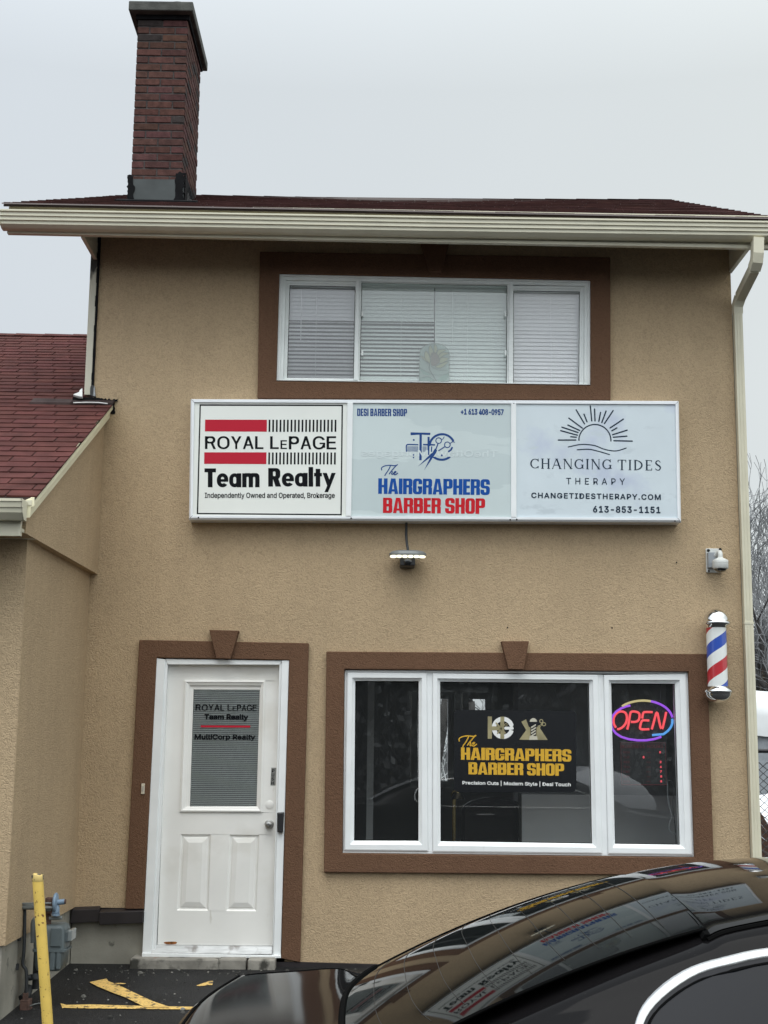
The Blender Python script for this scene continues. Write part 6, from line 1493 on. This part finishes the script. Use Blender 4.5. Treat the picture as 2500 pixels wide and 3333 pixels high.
for k_ in range(16):
    y0 = 2055 + k_ * 13 + r.uniform(-6, 6); bend = r.uniform(8, 40)
    p = [tuple(at(2385 + 24 * s_ + r.uniform(-5, 5), y0 + bend * (s_ / 4) ** 1.5 + r.uniform(-5, 5), 23.8 + r.uniform(-.3, .5))) for s_ in range(7)]; mb.tube(cr(p, 4), [.009] * 14 + [.004] * 11, 4)
o = mb.build('frosted_canes', 'frost'); struct(o, 'stuff')
tp = thing('covered_trailer', 'white tarp covered trailer behind the chain-link fence', 'trailer', (at(2480, 2300, 22)[0] + 1, 22, 0))
za, zb_ = at(2470, 2268, 21)[2], at(2470, 2398, 21)[2]; xa = at(2400, 2330, 21)[0]
mb = MB(); nX, nZ = 26, 10
pr2 = [(21.0, zb_), (20.97, lerp(zb_, za, .5)), (21.0, za - .03), (21.06, za), (21.8, za + .16), (22.6, za + .2), (23.4, za), (23.45, zb_)]
mb.loops([[(xa + 5.5 * i / nX, y + r.uniform(-.012, .012), z + r.uniform(-.01, .01) + .02 * math.sin(i * .9)) for y, z in pr2] for i in range(nX + 1)], True, True, closed=False); mb.build('tarp', 'tarp', tp, smooth='all')
mb = MB(); mb.box(xa + .1, xa + 5.4, 21.1, 23.3, .55, zb_ + .05); mb.build('bed', 'camgrey', tp)
for wx in (xa + 1.8, xa + 2.6):
    for wy in (21.2, 23.2):
        mb = MB(); mb.lathe([(.16, -.1), (.30, -.1), (.31, .1), (.16, .1)], (wx, wy, .3), 24, 'y'); mb.build('wheel', 'rubber', tp, smooth=True)
fe = thing('chain_link_fence', 'black chain-link fence running right from behind the corner of the building', 'fence', (4, 8, 0))
YF = 8.0; zr_ = at(2470, 2444, YF)[2]; mb = MB(); xa = 3.0; p_ = .056
for k_ in range(-40, 140):
    x = xa + k_ * p_; pts = []; z = .03; s_ = k_ % 2
    for kk in range(int((zr_ + .02) / p_) * 1 + 2): pts.append((x + (p_ / 2 if s_ else -p_ / 2) , YF + (.006 if s_ else -.006), z)); z += p_ * .85; s_ ^= 1
    if x > 2.95 and x < 9.5: mb.tube(pts, .0075, 4, False)
mb.build('mesh', 'black', fe)
mb = MB(); mb.tube([(2.95, YF, zr_), (9.6, YF, zr_)], .028, 12); mb.build('top_rail', 'black', fe, smooth=True)
for k_ in range(4):
    mb = MB(); mb.tube([(2.97 + k_ * 2.1, YF + .04, -.1), (2.97 + k_ * 2.1, YF + .04, zr_ + .06)], .03, 12); mb.build('post', 'black', fe, smooth=True)
bd = thing('leaning_board', 'brown boards leaning behind the fence at the corner of the building', 'boards', (5, 10, 0))
m = MB(); pts = [at(2448, 2600, 10), at(2505, 2690, 10), at(2560, 2900, 10), at(2440, 2900, 10)]
for k_ in range(6):
    f0, f1 = k_ / 6, (k_ + .94) / 6; a = [lerp(pts[0], pts[3], f0), lerp(pts[1], pts[2], f0), lerp(pts[1], pts[2], f1), lerp(pts[0], pts[3], f1)]
    m.loops([[tuple(p) for p in a], [(p[0], p[1] + .03, p[2]) for p in a]], True, True)
m.build('planks', 'wood', bd)
sn = thing('snow_heap', 'patch of old snow heaped behind the fence', 'snow heap', (at(2480, 2650, 14)[0], 14, 0))
def mound(cx, cy, w, d, h, seed, nm_, par, m_='snow'):
    rr3 = random.Random(seed); m = MB(); lp = []
    for k_ in range(9):
        f = k_ / 8; lp.append([(cx + w * (1 - f ** 2.2) * math.cos(a_) * (1 + .12 * math.sin(3 * a_ + seed) + rr3.uniform(-.03, .03)), cy + d * (1 - f ** 2.2) * math.sin(a_), h * math.sin(f * math.pi / 2) * (1 + .08 * math.sin(2 * a_)) - .03) for a_ in [2 * math.pi * q_ / 32 for q_ in range(32)]])
    m.loops(lp, False, True); return m.build(nm_, m_, par, smooth='all')
mound(at(2500, 2650, 14)[0] + .6, 14.5, 1.9, 1.4, .80, 2, 'heap', sn)

# ------------------------------------------------------------------ across the lot, seen only in reflections; treeline raised to block low front light
mb = MB(); r = random.Random(12)
for k_ in range(26000):
    x = r.uniform(-24, 24); ht_ = 10.5 + 2.2 * math.sin(x * .23) + 1.6 * math.sin(x * .71 + 1) + r.uniform(-.6, 1.0); z = -.2 + r.random() ** 1.2 * ht_; y = -46 + r.uniform(-2, 2); k2 = r.uniform(.25, 1.5) * (.7 + .3 * math.sin(x * 1.3) * math.sin(z * .9))
    if k_ % 4 == 0:
        d = Vector((r.uniform(-.5, .5), r.uniform(-.3, .3), r.uniform(.4, 1))).normalized() * r.uniform(.8, 2.2); mb.tube([(x, y, z), tuple(Vector((x, y, z)) + d)], [.05, .02], 3, False, (k2 * .5, k2 * .5, k2 * .5))
    else:
        s_ = r.uniform(.08, .24); a_ = Vector((r.uniform(-1, 1), r.uniform(-.4, .4), r.uniform(-1, 1))).normalized() * s_; b_ = Vector((-a_.z, r.uniform(-.2, .2), a_.x)) * .6
        mb.add([(x - a_.x, y - a_.y, z - a_.z), (x + b_.x, y + b_.y, z + b_.z), (x + a_.x, y + a_.y, z + a_.z), (x - b_.x, y - b_.y, z - b_.z)], [(0, 1, 2, 3)], (k2, k2, k2))
for k_ in range(46):
    x = r.uniform(-24, 24); mb.tube([(x, -45.5, -.3), (x + r.uniform(-.5, .5), -45.5, 5), (x + r.uniform(-1, 1), -45.5, 10)], [.22, .16, .06], 5, False, (.25, .24, .23))
mb.box(-60, 60, -52, -51, -.3, 8.5, (.35, .36, .36))
for k_ in range(2600):
    x = r.uniform(-9, 7); y = 26 + r.uniform(-2, 2); z = r.uniform(.0, 1) * (3.6 + .9 * math.sin(x * .8)); d = Vector((r.uniform(-.7, .7), r.uniform(-.4, .4), r.uniform(.3, 1))).normalized(); L_ = r.uniform(.3, 1.0); k2 = r.uniform(.2, 1.3)
    mb.tube([(x, y, z), tuple(Vector((x, y, z)) + d * L_)], [.02, .006], 3, False, (k2, k2, k2))
o = mb.build('woodland', 'treeline'); struct(o, 'stuff')
o = mound(1.9 * 1.25, -27, 2.2, 1.6, 1.15, 4, 'heap', None); o.name = 'reflected_mound'; tag(o, 'unseen white mound added across the parking lot for a pale reflection in the shop window', 'added mound')  # white mound added out of view, stands in for a pale shape mirrored in the pane
o.location = (3.3, 0, -.15)
